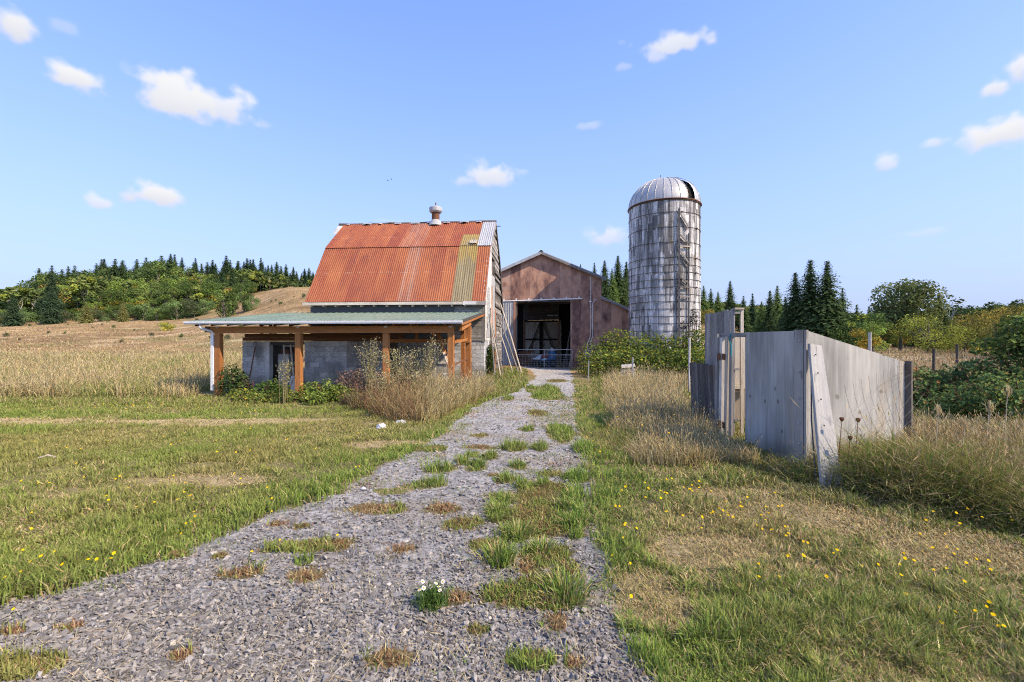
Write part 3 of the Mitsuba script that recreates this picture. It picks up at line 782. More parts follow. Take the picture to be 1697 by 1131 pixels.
OU0, OU1, OZ = -1.75, 2.1, 4.5
ul = -4.0
k = 100
rs = np.random.default_rng(8)
gw = key('front_wall', shed)


def rust_sheet(u0, u1, z0, z1a, z1b, v=0.0, parent=gw, bsdf='rust_sheet', lab=None):
    """An upright metal sheet, slightly buckled, with a turned lap edge; its top may slope."""
    global k
    k += 1
    n, m = 5, 9
    U = np.linspace(u0 - .012, u1 + .012, n)
    top = np.linspace(z1a, z1b, n)
    t = np.linspace(0, 1, m)
    Z = z0 + (top[None, :] - z0) * t[:, None]
    V = v - .01 * rs.random() - (meshkit.fbm(np.stack([np.broadcast_to(U * 2.2, (m, n)), Z * .9, np.full((m, n), k * 3.3)], -1), 3, 2) - .4) * .05
    V[:, 0] -= .008
    uv = np.stack([np.broadcast_to(k + .02 + .96 * np.linspace(0, 1, n), (m, n)), Z], -1)
    return part(parent, 'sheet', MB().grid(FS(np.broadcast_to(U, (m, n)), V, Z), uv).ply(bsdf, smooth=True), lab)


cuts = [-4.05, -3.4, -2.75, -2.1, -1.42, -.72, -.05, .62, 1.3, 2.0, 2.68, 3.38, 4.05]
for a, b in zip(cuts[:-1], cuts[1:]):
    if b <= OU0 + .4 or a >= OU1 - .2:
        z0 = SZ if a >= OU1 - .2 else OZ - .05
    else:
        z0 = OZ + .02
    mid = 0 if a < 0 < b else None
    rust_sheet(a, b, z0, shedz(a) - .1, shedz(b) - .1)
for a, b in ((OU1, 2.68),):
    rust_sheet(a, b, SZ, OZ + .04, OZ + .04, v=-.015)
# lean-to wing on the right
wing = key('wing_wall', shed)


def wingz(u):
    return 4.66 - (u - 4.05) * .43


for a, b in zip(np.arange(4.05, 7.4, .68)[:-1], np.arange(4.05, 7.4, .68)[1:]):
    rust_sheet(a, b, SZ, wingz(a) - .08, wingz(b) - .08, parent=wing)
part(shed, 'wing_roof', MB().hexa([FS(u, v, wingz(u) + dz) for u in (3.98, 7.5) for v, dz in ((-.25, -.03), (-.25, .03), (15, .03), (15, -.03))]).ply('zinc'))
part(shed, 'wing_fascia', MB().beam(FS(3.98, -.26, wingz(3.98) - .09), FS(7.5, -.26, wingz(7.5) - .09), .04, .13).ply('grey_wood'))
part(shed, 'wing_side', fbox(FS, 7.32, 7.4, .05, 15, SZ, wingz(7.4) - .1, along='v').ply('rust_sheet'))
for s in (-1, 1):
    part(shed, 'roof', MB().hexa([FS(s * u, v, SR - u * .428 + dz) for u in (0.0, SE + .15) for v, dz in ((-.32, -.03), (-.32, .035), (15, .035), (15, -.03))]).ply('zinc'))
    part(shed, 'rake_board', MB().beam(FS(0, -.34, SR - .1), FS(s * (SE + .12), -.34, SR - SE * .428 - .15), .04, .15).ply('grey_wood' if s > 0 else 'zinc'))
    part(shed, 'side_wall', fbox(FS, s * 4.05 - .04, s * 4.05 + .04, .08, 14.9 if s > 0 else 5.2, SZ, shedz(4.05) - .1, along='v').ply('dark_wood'))
part(shed, 'ridge_cap', MB().hexa([FS(u, v, z) for v in (-.36, 15) for u, z in ((-.14, SR), (-.05, SR + .09), (.05, SR + .09), (.14, SR))]).ply('dark_metal'))
part(shed, 'eave_end', fbox(FS, SE - .1, SE + .22, -.36, .3, shedz(SE) - .2, shedz(SE) - .02).ply('grey_wood'))
tr = key('door_track', shed)
part(tr, 'rail', MB().beam(FS(-4.0, -.14, 4.40), FS(2.75, -.16, 4.56), .05, .07).ply('white_metal'))
for u in np.arange(-3.4, 2.7, .85):
    part(tr, 'hanger', fbox(FS, u - .04, u + .04, -.17, -.02, 4.44 + (u + 4) * .0237, 4.53 + (u + 4) * .0237).ply('white_metal'))
door = key('sliding_door', shed)
part(door, 'leaf', corrugated(FS, [(-.12, SZ), (-.12, 2.0), (-.12, 4.36)], -3.3, OU0 - .12, pitch=.12, amp=.015, ku=150).ply('zinc', smooth=True))
part(door, 'edge', fbox(FS, OU0 - .13, OU0, -.16, -.06, SZ, 4.38, along='z').ply('orange_trim'))
part(shed, 'jamb', fbox(FS, OU1 - .03, OU1 + .05, -.02, .16, SZ, 4.5, along='z').ply('dark_wood'))
part(shed, 'jamb', fbox(FS, OU0 - .02, OU0 + .1, -.02, .16, SZ, 4.5, along='z').ply('dark_wood'))
part(shed, 'header', fbox(FS, OU0 - .1, OU1 + .1, .02, .2, 4.36, 4.62).ply('dark_wood'))
inn = key('interior', shed)
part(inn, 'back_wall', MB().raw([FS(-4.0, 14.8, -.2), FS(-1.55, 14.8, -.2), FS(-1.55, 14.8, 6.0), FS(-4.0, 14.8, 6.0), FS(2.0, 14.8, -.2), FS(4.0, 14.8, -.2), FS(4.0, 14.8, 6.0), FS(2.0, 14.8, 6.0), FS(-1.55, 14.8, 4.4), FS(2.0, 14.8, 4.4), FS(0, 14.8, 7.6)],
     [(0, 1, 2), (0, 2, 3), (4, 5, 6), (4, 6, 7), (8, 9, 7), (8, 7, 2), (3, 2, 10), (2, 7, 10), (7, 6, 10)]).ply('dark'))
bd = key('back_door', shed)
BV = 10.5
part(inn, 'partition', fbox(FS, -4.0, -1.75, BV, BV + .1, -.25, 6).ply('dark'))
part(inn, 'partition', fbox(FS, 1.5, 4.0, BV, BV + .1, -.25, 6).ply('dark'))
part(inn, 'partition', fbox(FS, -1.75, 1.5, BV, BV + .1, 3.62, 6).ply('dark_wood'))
for i, u in enumerate(np.arange(-1.6, 1.4, .33)):
    part(bd, 'panel', fbox(FS, u + .004, u + .328, BV - .12, BV - .1, -.2, 3.56, along='z').ply('pale_wood'))
for u in (-1.68, 1.42):
    part(bd, 'edge_strip', fbox(FS, u - .05, u + .05, BV - .2, BV - .12, -.2, 3.6, along='z').ply('orange_trim'))
for a, b in (((-1.6, .05), (1.36, .05)), ((-1.6, 1.85), (1.36, 1.85)), ((-1.6, 3.5), (1.36, 3.5))):
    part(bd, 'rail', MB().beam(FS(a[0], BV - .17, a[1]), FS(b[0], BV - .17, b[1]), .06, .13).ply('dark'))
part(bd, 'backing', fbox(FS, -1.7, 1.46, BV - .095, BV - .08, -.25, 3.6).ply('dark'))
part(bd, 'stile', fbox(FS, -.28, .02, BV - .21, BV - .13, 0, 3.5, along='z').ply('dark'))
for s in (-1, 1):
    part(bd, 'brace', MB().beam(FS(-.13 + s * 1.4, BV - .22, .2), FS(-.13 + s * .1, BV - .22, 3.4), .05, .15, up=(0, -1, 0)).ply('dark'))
for v in (3.5, 7.2):
    for s in (-1, 1):
        part(inn, 'post', fbox(FS, s * 2.5 - .09, s * 2.5 + .09, v, v + .18, -.3, 6.4, along='z').ply('dark_wood'))
    part(inn, 'tie_beam', fbox(FS, -4, 4, v, v + .15, 4.8, 5.05).ply('dark_wood'))
for u in np.arange(-3.6, 3.7, .9):
    part(inn, 'loft_joist', fbox(FS, u - .04, u + .04, .3, BV, 5.06, 5.25, along='v').ply('dark_wood'))
part(inn, 'strip_light', fbox(FS, .4, 1.3, 6.0, 6.08, 3.76, 3.82).ply('white_metal'))
# conduits and switch boxes
cd = key('conduit', shed)
part(cd, 'pipe', MB().tube([FS(3.30, -.09, shedz(3.3) - .25), FS(3.30, -.09, 2.0), FS(3.12, -.09, 1.55), FS(3.10, -.09, 1.05)], .022, 8).ply('white_metal', smooth=40))
part(cd, 'pipe', MB().tube([FS(3.75, -.09, 4.5), FS(3.62, -.09, 4.48), FS(3.47, -.09, 4.25), FS(3.46, -.09, 2.0), FS(3.3, -.09, 1.6), FS(3.28, -.09, 1.05)], .022, 8).ply('white_metal', smooth=40))
part(cd, 'pipe', MB().tube([FS(3.62, -.09, .6), FS(3.62, -.09, SZ)], .03, 8).ply('tube_metal', smooth=40))
part(cd, 'strap', fbox(FS, 3.22, 3.38, -.105, -.04, 4.32, 4.4).ply('white_metal'))


def decal(F, u0, u1, z0, z1, v, b):
    return fbox(F, u0, u1, v - .003, v, z0, z1).ply(b)


for u0, u1, z0, z1, lab, marks in ((2.93, 3.34, .58, 1.06, 'grey electrical box with a small red and white label on the rusty wall', [(3.02, 3.2, .9, 1.04, 'white_print'), (3.04, 3.17, .95, 1.02, 'red_print')]),
                                   (3.41, 3.69, .62, 1.12, 'narrow electrical box with a large red warning label, right of the wider box', [(3.43, 3.67, .9, 1.09, 'white_print'), (3.46, 3.64, .98, 1.06, 'red_print'), (3.44, 3.62, .68, .86, 'red_print')])):
    e = thing('electrical_box', lab, 'electrical box')
    part(e, 'case', fbox(FS, u0, u1, -.2, -.05, z0, z1).ply('grey_box'))
    part(e, 'lid', fbox(FS, u0 - .01, u1 + .01, -.222, -.2, z0 - .01, z1 + .01).ply('grey_box'))
    for i, (a, b, c, d, m) in enumerate(marks):
        part(e, 'sticker', decal(FS, a, b, c, d, -.2225 - .003 * i, m))
# gate across the doorway
gate = thing('farm_gate', 'grey tubular metal farm gate across the shed doorway', 'gate')
gz0, gz1, g0, g1, gvv = -.22, 1.12, OU0 + .08, OU1 - .02, -.28
rr = .16
arc = [(g0 + rr - rr * math.cos(t), gz1 - rr + rr * math.sin(t)) for t in np.linspace(0, np.pi / 2, 6)]
pts = [(g0, gz0)] + arc + [(g1 - a + g0, z) for a, z in arc[::-1]] + [(g1, gz0)]
part(gate, 'outer_tube', MB().tube([FS(u, gvv, z) for u, z in pts], .03, 8).ply('tube_metal', smooth=40))
part(gate, 'rail', MB().tube([FS(g0, gvv, gz1 - .36), FS(g1, gvv, gz1 - .36)], .022, 8).ply('tube_metal', smooth=40))
part(gate, 'rail', MB().tube([FS(g0, gvv, gz0), FS(g1, gvv, gz0)], .03, 8).ply('tube_metal', smooth=40))
part(gate, 'upright', MB().tube([FS((g0 + g1) / 2, gvv, gz0), FS((g0 + g1) / 2, gvv, gz1)], .025, 8).ply('tube_metal', smooth=40))
part(gate, 'brace', MB().tube([FS(g1 - .25, gvv - .02, gz0 + .05), FS(g1 - .02, gvv - .02, gz1 - .3)], .015, 6).ply('tube_metal'))
for z in np.arange(gz0 + .14, gz1 - .4, .14):
    part(gate, 'wire', MB().tube([FS(g0, gvv, z), FS(g1, gvv, z)], .006, 4).ply('tube_metal'))
for u in np.arange(g0 + .2, g1 - .1, .2):
    part(gate, 'wire', MB().tube([FS(u, gvv, gz0), FS(u, gvv, gz1 - .36)], .006, 4).ply('tube_metal'))
# what stands inside the doorway
quad = thing('quad_bike', 'blue and white quad bike with a red seat behind the farm gate', 'quad bike')
Q = Frame(*FS(.05, 1.3, 0)[:2], YAW + .5)
zq = -.22
for u, v in ((-.48, -.42), (.48, -.42), (-.48, .72), (.48, .72)):
    w = key('wheel', quad)
    a = np.linspace(0, 2 * np.pi, 17)[:-1]
    tor = trimesh.creation.torus(.19, .1, 18, 10)
    M = np.array(tor.vertices)[:, [2, 0, 1]] * [1.05, 1, 1]
    part(w, 'tyre', mply((Q(M[:, 0] + u, M[:, 1] + v, M[:, 2] + zq + .29), tor.faces), 'rubber', smooth=True))
    part(w, 'rim', MB().tube([Q(u - .06, v, zq + .29), Q(u + .06, v, zq + .29)], .12, 12).ply('tube_metal'))


def blob(F, pts, r):
    import manifold3d as m3
    s = [m3.Manifold.sphere(rad, 16).translate([float(x) for x in F(*p)]) for p, rad in zip(pts, r)]
    return m3.Manifold.batch_hull(s)


part(quad, 'body', mply(blob(Q, [(-.2, -.5, zq + .62), (.2, -.5, zq + .62), (-.18, .5, zq + .6), (.18, .5, zq + .6), (0, .1, zq + .4)], [.1, .1, .1, .1, .2]), 'blue_plastic', smooth=40))
part(quad, 'seat', mply(blob(Q, [(0, -.02, zq + .8), (0, .62, zq + .78)], [.13, .15]), 'seat_red', smooth=40))
for s in (-1, 1):
    part(quad, 'fender', mply(blob(Q, [(s * .42, -.65, zq + .6), (s * .5, -.3, zq + .68), (s * .32, -.2, zq + .66)], [.07, .06, .05]), 'pale_plastic', smooth=40))
    part(quad, 'fender', mply(blob(Q, [(s * .42, .5, zq + .64), (s * .5, .9, zq + .6), (s * .3, .6, zq + .68)], [.06, .06, .05]), 'blue_plastic', smooth=40))
part(quad, 'nose', mply(blob(Q, [(-.14, -.72, zq + .66), (.14, -.72, zq + .66), (0, -.3, zq + .86)], [.09, .09, .1]), 'pale_plastic', smooth=40))
part(quad, 'handlebar', MB().tube([Q(-.42, -.12, zq + 1.02), Q(-.2, -.22, zq + 1.02), Q(0, -.26, zq + .95), Q(.2, -.22, zq + 1.02), Q(.42, -.12, zq + 1.02)], .018, 8).ply('dark_metal', smooth=40))
bar = thing('blue_drum', 'dark blue drum with a pale lid behind the right half of the gate', 'drum')
bx_, by_ = FS(.75, 2.2, 0)[:2]
part(bar, 'body', mply(lathe([(0, -.22), (.3, -.22), (.31, .1), (.3, .4), (.31, .7), (.29, .98), (0, .98)], 20, bx_, by_), 'blue_plastic', smooth=40))
part(bar, 'lid', mply(lathe([(.3, .98), (.31, 1.03), (.12, 1.06), (.1, 1.2), (0, 1.22)], 20, bx_, by_), 'grey_box', smooth=40))
for i in range(14):
    a = rs.uniform(-.25, .25)
    u, z = -1.2 + rs.uniform(-.35, .3), -.18 + .085 * i
    put(key('timber_offcut'), MB().beam(FS(u - .5, .7 + rs.uniform(-.1, .4), z), FS(u + .5, .7 + a + rs.uniform(-.1, .3), z + rs.uniform(-.02, .1)), .1, .08).ply('old_timber' if i % 3 else 'brown_metal'), 'brown timber offcut in the heap behind the left half of the gate', 'timber', 'timber offcuts heaped behind the gate')
for i in range(3):
    put(key('leaning_plank'), MB().beam(FS(1.55 + .14 * i, 1.2 + .3 * i, -.25), FS(1.95 + .05 * i, 1.5 + .3 * i, 1.9 + .25 * i), .16, .03, up=(-1, .3, .2)).ply('grey_wood'), 'grey plank leaning on the right side inside the shed doorway', 'plank', 'planks leaning inside the shed')
put(key('shovel_handle'), MB().tube([FS(.95, 3.0, .0), FS(1.5, 3.4, 2.2)], .025, 6).ply('grey_wood'), 'thin tool handle standing in the dark of the shed', 'handle')

# ---------------------------------------------------------------- poles leaning by the barn gable
for i, (u0, v0, z0, u1, v1, z1, w) in enumerate([(.10, .9, 3.0, .55, -.4, .0, .06), (.12, 1.05, 2.75, .85, -.6, .0, .06), (.2, 1.2, 2.5, .98, -.5, .02, .045), (.2, 5.3, 3.9, 1.62, 2.4, .1, .08), (.16, 4.6, 3.1, 1.50, 2.0, .1, .07), (.22, 4.3, 2.4, 1.25, 1.5, .1, .05)]):
    put(key('leaning_pole'), MB().tube([FB(u0, v0, z0), FB((u0 + u1) / 2 + .02, (v0 + v1) / 2, (z0 + z1) / 2 - .03), FB(u1, v1, z1 - .1)], w / 1.7, 7).ply('pale_wood' if i % 2 else 'grey_wood', smooth=40),
        'long weathered pole leaning against the gable end of the barn', 'pole', 'poles leaning by the barn gable')

# ---------------------------------------------------------------- the silo
silo = thing('silo', 'tall concrete stave silo streaked black and white with a domed metal cap', 'silo')
SX, SY, R = SILO
NS, RH, Z0, Z1 = 44, .83, -.3, 9.7
face = math.atan2(-SY, -SX)                 # the side turned to the drive
part(silo, 'core', mply(lathe([(R - .03, Z0), (R - .03, Z1 - .02), (0, Z1 - .02)], 88, SX, SY), 'mortar', smooth=40))


def arc_block(m, a0, a1, r0, r1, z0, z1):
    aa = np.linspace(a0, a1, 3)
    ring = [np.stack([SX + r * np.cos(aa), SY + r * np.sin(aa), np.full(3, z)], -1) for r, z in ((r1, z0), (r1, z1), (r0, z1), (r0, z0))]
    o = float(RN.integers(0, 3000))
    G = np.stack(ring + [ring[0]])
    m.grid(G, np.full((5, 3, 2), o + .5))
    for e in (0, 2):
        m.raw([r[e] for r in ring], [(0, 1, 2), (0, 2, 3)] if e else [(0, 2, 1), (0, 3, 2)], np.full((4, 2), o + .5))


rs = np.random.default_rng(12)
back, shown = MB(), []
for c in range(NS):
    a0 = face + (c - NS / 2) * 2 * np.pi / NS
    z = Z0 - (RH / 2 if c % 2 else 0)
    while z < Z1 - .05:
        lo, hi = max(z, Z0), min(z + RH, Z1)
        z += RH
        if hi - lo < .05:
            continue
        r1 = R + rs.uniform(-.006, .006)
        w = 2 * np.pi / NS
        off = abs((c + .5 - NS / 2) / NS)
        if off < .265:
            m = MB()
            arc_block(m, a0 + .003, a0 + w - .003, R - .05, r1, lo + .005, hi - .005)
            shown.append((hi, m))
        else:
            arc_block(back, a0 + .003, a0 + w - .003, R - .05, r1, lo + .005, hi - .005)
shown.sort(key=lambda t: -t[0])
low = MB()
for i, (hi, m) in enumerate(shown):
    if i < 296:
        part(silo, 'stave', m.ply('stave'))
    else:
        for v_, f_, u_ in zip(m.v, [f - sum(len(q) for q in m.v[:j]) for j, f in enumerate(m.f)], m.uv):
            back.raw(v_, f_, u_)
part(silo, 'far_staves', back.ply('stave'), 'concrete staves round the back of the silo', 'stuff')
hoops = [9.66, 8.96, 8.13, 7.27, 6.42] + list(6.42 - .415 * np.arange(1, 16))
for i, z in enumerate(hoops):
    th = np.linspace(0, 2 * np.pi, 65)
    part(silo, 'hoop', MB().tube(np.stack([SX + (R + .02) * np.cos(th), SY + (R + .02) * np.sin(th), np.full(65, z)], -1), .012 if i else .03, 6, caps=False).ply('dark_metal', smooth=True))
    a = face + (.42 if i % 2 else .95) + rs.uniform(-.05, .05)
    part(silo, 'lug', MB().beam([SX + (R + .05) * math.cos(a), SY + (R + .05) * math.sin(a), z], [SX + (R + .05) * math.cos(a + .06), SY + (R + .05) * math.sin(a + .06), z], .05, .05).ply('dark_metal'))
# dome: ribbed gores, one missing
NG = 28
dm = key('dome', silo)
part(dm, 'inner', mply(lathe([((R - .06) * math.cos(t), Z1 + 1.68 * math.sin(t)) for t in np.linspace(0, np.pi / 2 - .001, 10)], 40, SX, SY), 'dark', smooth=True))
for i in range(NG):
    a0, a1 = face + (i - NG / 2) * 2 * np.pi / NG, face + (i + 1 - NG / 2) * 2 * np.pi / NG
    if i == 17:
        continue                            # the gap where a gore has slipped away
    tt = np.linspace(0, np.pi / 2 * .985, 22)
    aa = np.linspace(a0 + .004, a1 - .004, 5)
    lift = (.05 if i == 18 else 0.0)
    r = (R + .02 + lift) * np.cos(tt)
    zz = Z1 + .02 + 1.75 * np.sin(tt) + lift
    wav = .006 * np.where(np.arange(22) % 2, 1, -1)
    G = np.stack([SX + (r + wav)[:, None] * np.cos(aa), SY + (r + wav)[:, None] * np.sin(aa), np.broadcast_to(zz[:, None], (22, 5))], -1)
    o = float(RN.integers(0, 3000)) + .5
    part(dm, 'gore', MB().grid(G, np.full((22, 5, 2), o)).ply('dome', smooth=25))
    part(dm, 'rib', MB().tube(np.stack([SX + (r + .012) * math.cos(a1), SY + (r + .012) * math.sin(a1), zz + .01], -1), .016, 5).ply('dome', smooth=True))
part(dm, 'rim', MB().tube(np.stack([SX + (R + .05) * np.cos(np.linspace(0, 2 * np.pi, 65)), SY + (R + .05) * np.sin(np.linspace(0, 2 * np.pi, 65)), np.full(65, Z1 + .02)], -1), .035, 6, caps=False).ply('brown_metal', smooth=True))
part(dm, 'tip', MB().tube([(SX - .3, SY - .3, Z1 + 1.7), (SX - .3, SY - .3, Z1 + 1.95)], .02, 6).ply('dark_metal'))


def silo_at(px, z, out):
    """A point just outside the silo's wall, at the bearing of a column of the photograph."""
    t = (px - 848.5) / FL
    d = np.array([t, 1]) / math.hypot(t, 1)
    b = d @ [SX, SY]
    q = b - math.sqrt(max(b * b - (SX * SX + SY * SY - R * R), 0))
    n = (d * q - [SX, SY]) / R
    return np.array([*(d * q + n * out), z])


lad = key('ladder', silo)
part(lad, 'rail', MB().beam(silo_at(1124, -.3, .09), silo_at(1124, 9.1, .09), .085, .10, up=(-.4, -1, 0)).ply('dark_wood'))
part(lad, 'rail', MB().beam(silo_at(1139.5, -.3, .09), silo_at(1139.5, 7.75, .09), .08, .09, up=(-.4, -1, 0)).ply('dark_wood'))
for z0, z1 in ((8.85, 8.15), (7.65, 7.2), (6.75, 6.1), (5.3, 4.95)):
    part(lad, 'slanting_rung', MB().beam(silo_at(1125, z0, .16), silo_at(1138, z1, .14), .05, .07).ply('grey_wood'))
    part(lad, 'shadow_board', MB().beam(silo_at(1126, z0 - .22, .07), silo_at(1137, z1 - .2, .07), .03, .12).ply('dark_wood'))
for z in (7.0, 4.72, 4.18, 2.6):
    part(lad, 'rung', MB().beam(silo_at(1124.5, z, .15), silo_at(1140, z, .15), .06, .07).ply('pale_wood' if z > 6 else 'grey_wood'))

# ---------------------------------------------------------------- the weathered enclosure on the right
pen = thing('wooden_pen', 'weathered grey plywood pen with slatted pallets and a leaning corner', 'pen')
FE = Frame(3.78, 5.95, math.radians(0))     # u to the right, v away


def sheet(p, th, m=None):
    """A flat board: four corners p (counter-clockwise seen from outside), th thick towards the inside."""
    p = np.asarray(p, float)
    n = np.cross(p[1] - p[0], p[3] - p[0])
    n /= np.linalg.norm(n)
    q = p - n * th
    m = m or MB()
    return m.hexa([p[0], p[1], q[1], q[0], p[3], p[2], q[2], q[3]])


# left panel, running straight back
part(pen, 'plywood_panel', sheet([(3.755, 7.33, -.05), (3.765, 6.06, -.1), (3.765, 6.06, 1.835), (3.755, 7.33, 1.84)], .018).ply('plywood'), 'bluish shaded plywood panel')
# corner post of two boards
part(pen, 'corner_post', sheet([(3.755, 6.06, -.1), (3.80, 5.88, -.1), (3.80, 5.88, 1.845), (3.755, 6.06, 1.85)], .04).ply('grey_wood'))
part(pen, 'corner_post', sheet([(3.805, 5.885, -.1), (3.835, 5.90, -.1), (3.835, 5.90, 1.84), (3.805, 5.885, 1.84)], .04).ply('dark_wood'))
for z in (.35, .62, .95, 1.3, 1.7):
    part(pen, 'bolt', MB().sphere((3.768, 5.97, z), .012, 1).ply('tube_metal'))
# right panel, lit, its top sloping down
A, Bp = np.array([3.84, 5.92]), np.array([6.02, 7.08])
C, D_ = np.array([6.03, 7.085]), np.array([6.20, 7.18])
part(pen, 'plywood_panel', sheet([(*A, -.1), (*Bp, -.1), (*Bp, 1.405), (*A, 1.835)], .018).ply('plywood'), 'sunlit plywood panel with a sloping top edge')
part(pen, 'end_board', sheet([(*C, -.1), (*D_, -.1), (*D_, 1.37), (*C, 1.40)], .03).ply('plywood'))
part(pen, 'end_post', MB().beam((6.24, 7.16, -.1), (6.24, 7.16, 1.385), .05, .09, up=(.5, -.86, 0)).ply('dark_wood'))
# boards between the left panel and the hinge post
part(pen, 'top_rail', MB().beam((3.77, 7.30, 1.80), (3.77, 8.20, 1.80), .04, .07).ply('grey_wood'))
part(pen, 'inner_board', sheet([(3.98, 8.33, .90), (4.36, 8.30, .90), (4.36, 8.30, 1.82), (3.98, 8.33, 1.82)], .02).ply('pale_wood'))
part(pen, 'inner_board', sheet([(3.98, 8.39, .28), (4.30, 8.36, .28), (4.30, 8.36, .83), (3.98, 8.39, .83)], .02).ply('pale_wood'))
part(pen, 'ledge', MB().beam((3.97, 8.29, .86), (4.36, 8.26, .86), .08, .06).ply('pale_wood'))
part(pen, 'broken_board', MB().raw([(3.82, 7.42, 1.34), (3.83, 7.36, 1.05), (3.83, 7.32, .05), (3.83, 7.42, .05), (3.84, 7.42, 1.34), (3.85, 7.36, 1.05), (3.85, 7.32, .05), (3.85, 7.42, .05)],
     [(0, 1, 2), (0, 2, 3), (4, 6, 5), (4, 7, 6), (0, 4, 1), (4, 5, 1), (1, 5, 2), (5, 6, 2), (3, 7, 0), (7, 4, 0)]).ply('dark_wood'))
hp = key('hinge_post', pen)
part(hp, 'flaking_board', MB().beam((3.72, 8.10, -.1), (3.73, 8.07, 1.76), .10, .05, up=(-1, 0, 0)).ply('worn_white'), 'board with flaking white paint')
part(hp, 'board', MB().beam((3.745, 7.95, .0), (3.755, 7.92, 1.78), .10, .05, up=(-1, 0, 0)).ply('pale_wood'))
part(hp, 'board', MB().beam((3.76, 7.82, .05), (3.77, 7.80, 1.80), .09, .04, up=(-1, 0, 0)).ply('grey_wood'))
part(hp, 'side_board', MB().beam((3.70, 8.19, -.1), (3.71, 8.17, 1.83), .07, .08, up=(-1, 0, 0)).ply('grey_wood'))
for z in (.22, 1.42):
    h = key('hinge', hp)
    part(h, 'plate', MB().beam((3.685, 8.12, z - .05), (3.685, 8.12, z + .06), .09, .008, up=(-1, 0, 0)).ply('brown_metal'))
    part(h, 'plate', MB().beam((3.705, 7.98, z - .05), (3.705, 7.98, z + .06), .09, .008, up=(-1, 0, 0)).ply('brown_metal'))
    part(h, 'pin', MB().tube([(3.675, 8.045, z - .06), (3.675, 8.045, z + .07)], .014, 6).ply('brown_metal'))
part(pen, 'tie_rope', MB().tube([(3.75, 7.80, 1.83), (3.72, 7.78, 1.72), (3.74, 7.76, 1.6), (3.73, 7.74, 1.45)], .012, 6).ply('teal_rope', smooth=40))
# slatted pallets
rs = np.random.default_rng(21)
tall = key('tall_pallet', pen)
v = 8.02
i = 0
while v < 9.35:
    w = rs.uniform(.095, .125)
    x = 3.92 + (v - 8) * .05
    part(tall, 'slat', MB().beam((x, v + w / 2, .0 + rs.uniform(-.03, .03)), (x, v + w / 2, 2.27 - (v - 8) * .02 + rs.uniform(-.02, .02)), w, .022, up=(-1, 0, 0)).ply('grey_wood'))
    v += w + (rs.uniform(.012, .035) if rs.random() < .75 else .004)
    i += 1
for z in (.3, 1.2, 2.2):
    part(tall, 'stringer', MB().beam((3.96, 8.0, z), (4.03, 9.35, z), .09, .04).ply('grey_wood'))
part(tall, 'end_frame', MB().beam((4.05, 8.02, 0), (4.05, 8.02, 2.26), .05, .04, up=(0, 1, 0)).ply('pale_wood'))
part(tall, 'end_frame', MB().beam((3.915, 8.0, 2.27), (4.075, 8.0, 2.27), .05, .03).ply('pale_wood'))
part(tall, 'back_slat', MB().beam((4.09, 8.6, 0), (4.11, 8.6, 2.24), .1, .02, up=(-1, 0, 0)).ply('grey_wood'))
short = key('short_pallet', pen)
v = 8.24
while v < 9.45:
    w = rs.uniform(.10, .13)
    x = 3.72 + (v - 8.2) * .02
    part(short, 'slat', MB().beam((x + .03, v + w / 2, -.05), (x - .02, v + w / 2, 1.26 + rs.uniform(-.012, .012)), w, .022, up=(-1, 0, 0)).ply('dark_wood'))
    v += w + rs.uniform(.006, .02)
for z in (.25, 1.15):
    part(short, 'stringer', MB().beam((3.78, 8.22, z), (3.80, 9.46, z), .08, .04).ply('dark_wood'))
prop = thing('leaning_board', 'broad weathered board leaning on the front corner of the plywood pen', 'board')
part(prop, 'board', sheet([(3.48, 5.08, -.08), (3.77, 5.15, -.08), (3.985, 5.855, 1.64), (3.79, 5.79, 1.67)], .035).ply('plank_grey'))
for t in (.25, .45, .62, .8, .93):
    c = np.array([3.60, 5.10, -.08]) * (1 - t) + np.array([3.87, 5.82, 1.65]) * t
    part(prop, 'nail', MB().sphere(c + [-.02, -.03, 0], .01, 1).ply('dark_metal'))
put(key('steel_rod'), MB().tube([(3.48, 5.2, .0), (3.62, 5.5, .75), (3.80, 5.78, 1.45)], .008, 6).ply('dark_metal'), 'thin dark rod beside the leaning board of the pen', 'rod')
# wire mesh leaning on the lit panel
mesh_ = thing('wire_mesh', 'slack wire mesh leaning on the lit plywood panel', 'wire mesh')
rs = np.random.default_rng(5)
dv = (Bp - A) / np.linalg.norm(Bp - A)
nv = np.array([dv[1], -dv[0]])
for i in range(9):
    s = 1.0 + i * .17
    c = [(*(A + dv * (s + .18 * t * i / 4 - .2 * t) + nv * (.05 + .35 * (1 - t) ** 2)), .1 + 1.25 * t - .25 * (1 - i / 8) * t) for t in np.linspace(0, 1, 8)]
    part(mesh_, 'wire', MB().tube(c, .0019, 4).ply('dark_metal'))
for i in range(6):
    c = [(*(A + dv * (.9 + 1.55 * t) + nv * (.06 + .3 * (1 - i / 6))), .08 + .14 * i + .75 * t * (1 - i / 14) + .05 * math.sin(5 * t + i)) for t in np.linspace(0, 1, 9)]
    part(mesh_, 'wire', MB().tube(c, .0019, 4).ply('dark_metal'))

# ---------------------------------------------------------------- wire fence posts and wires
def gz(x, y):
    return float(land(x, y))


def at(px, Y):
    return (px - 848.5) / FL * Y


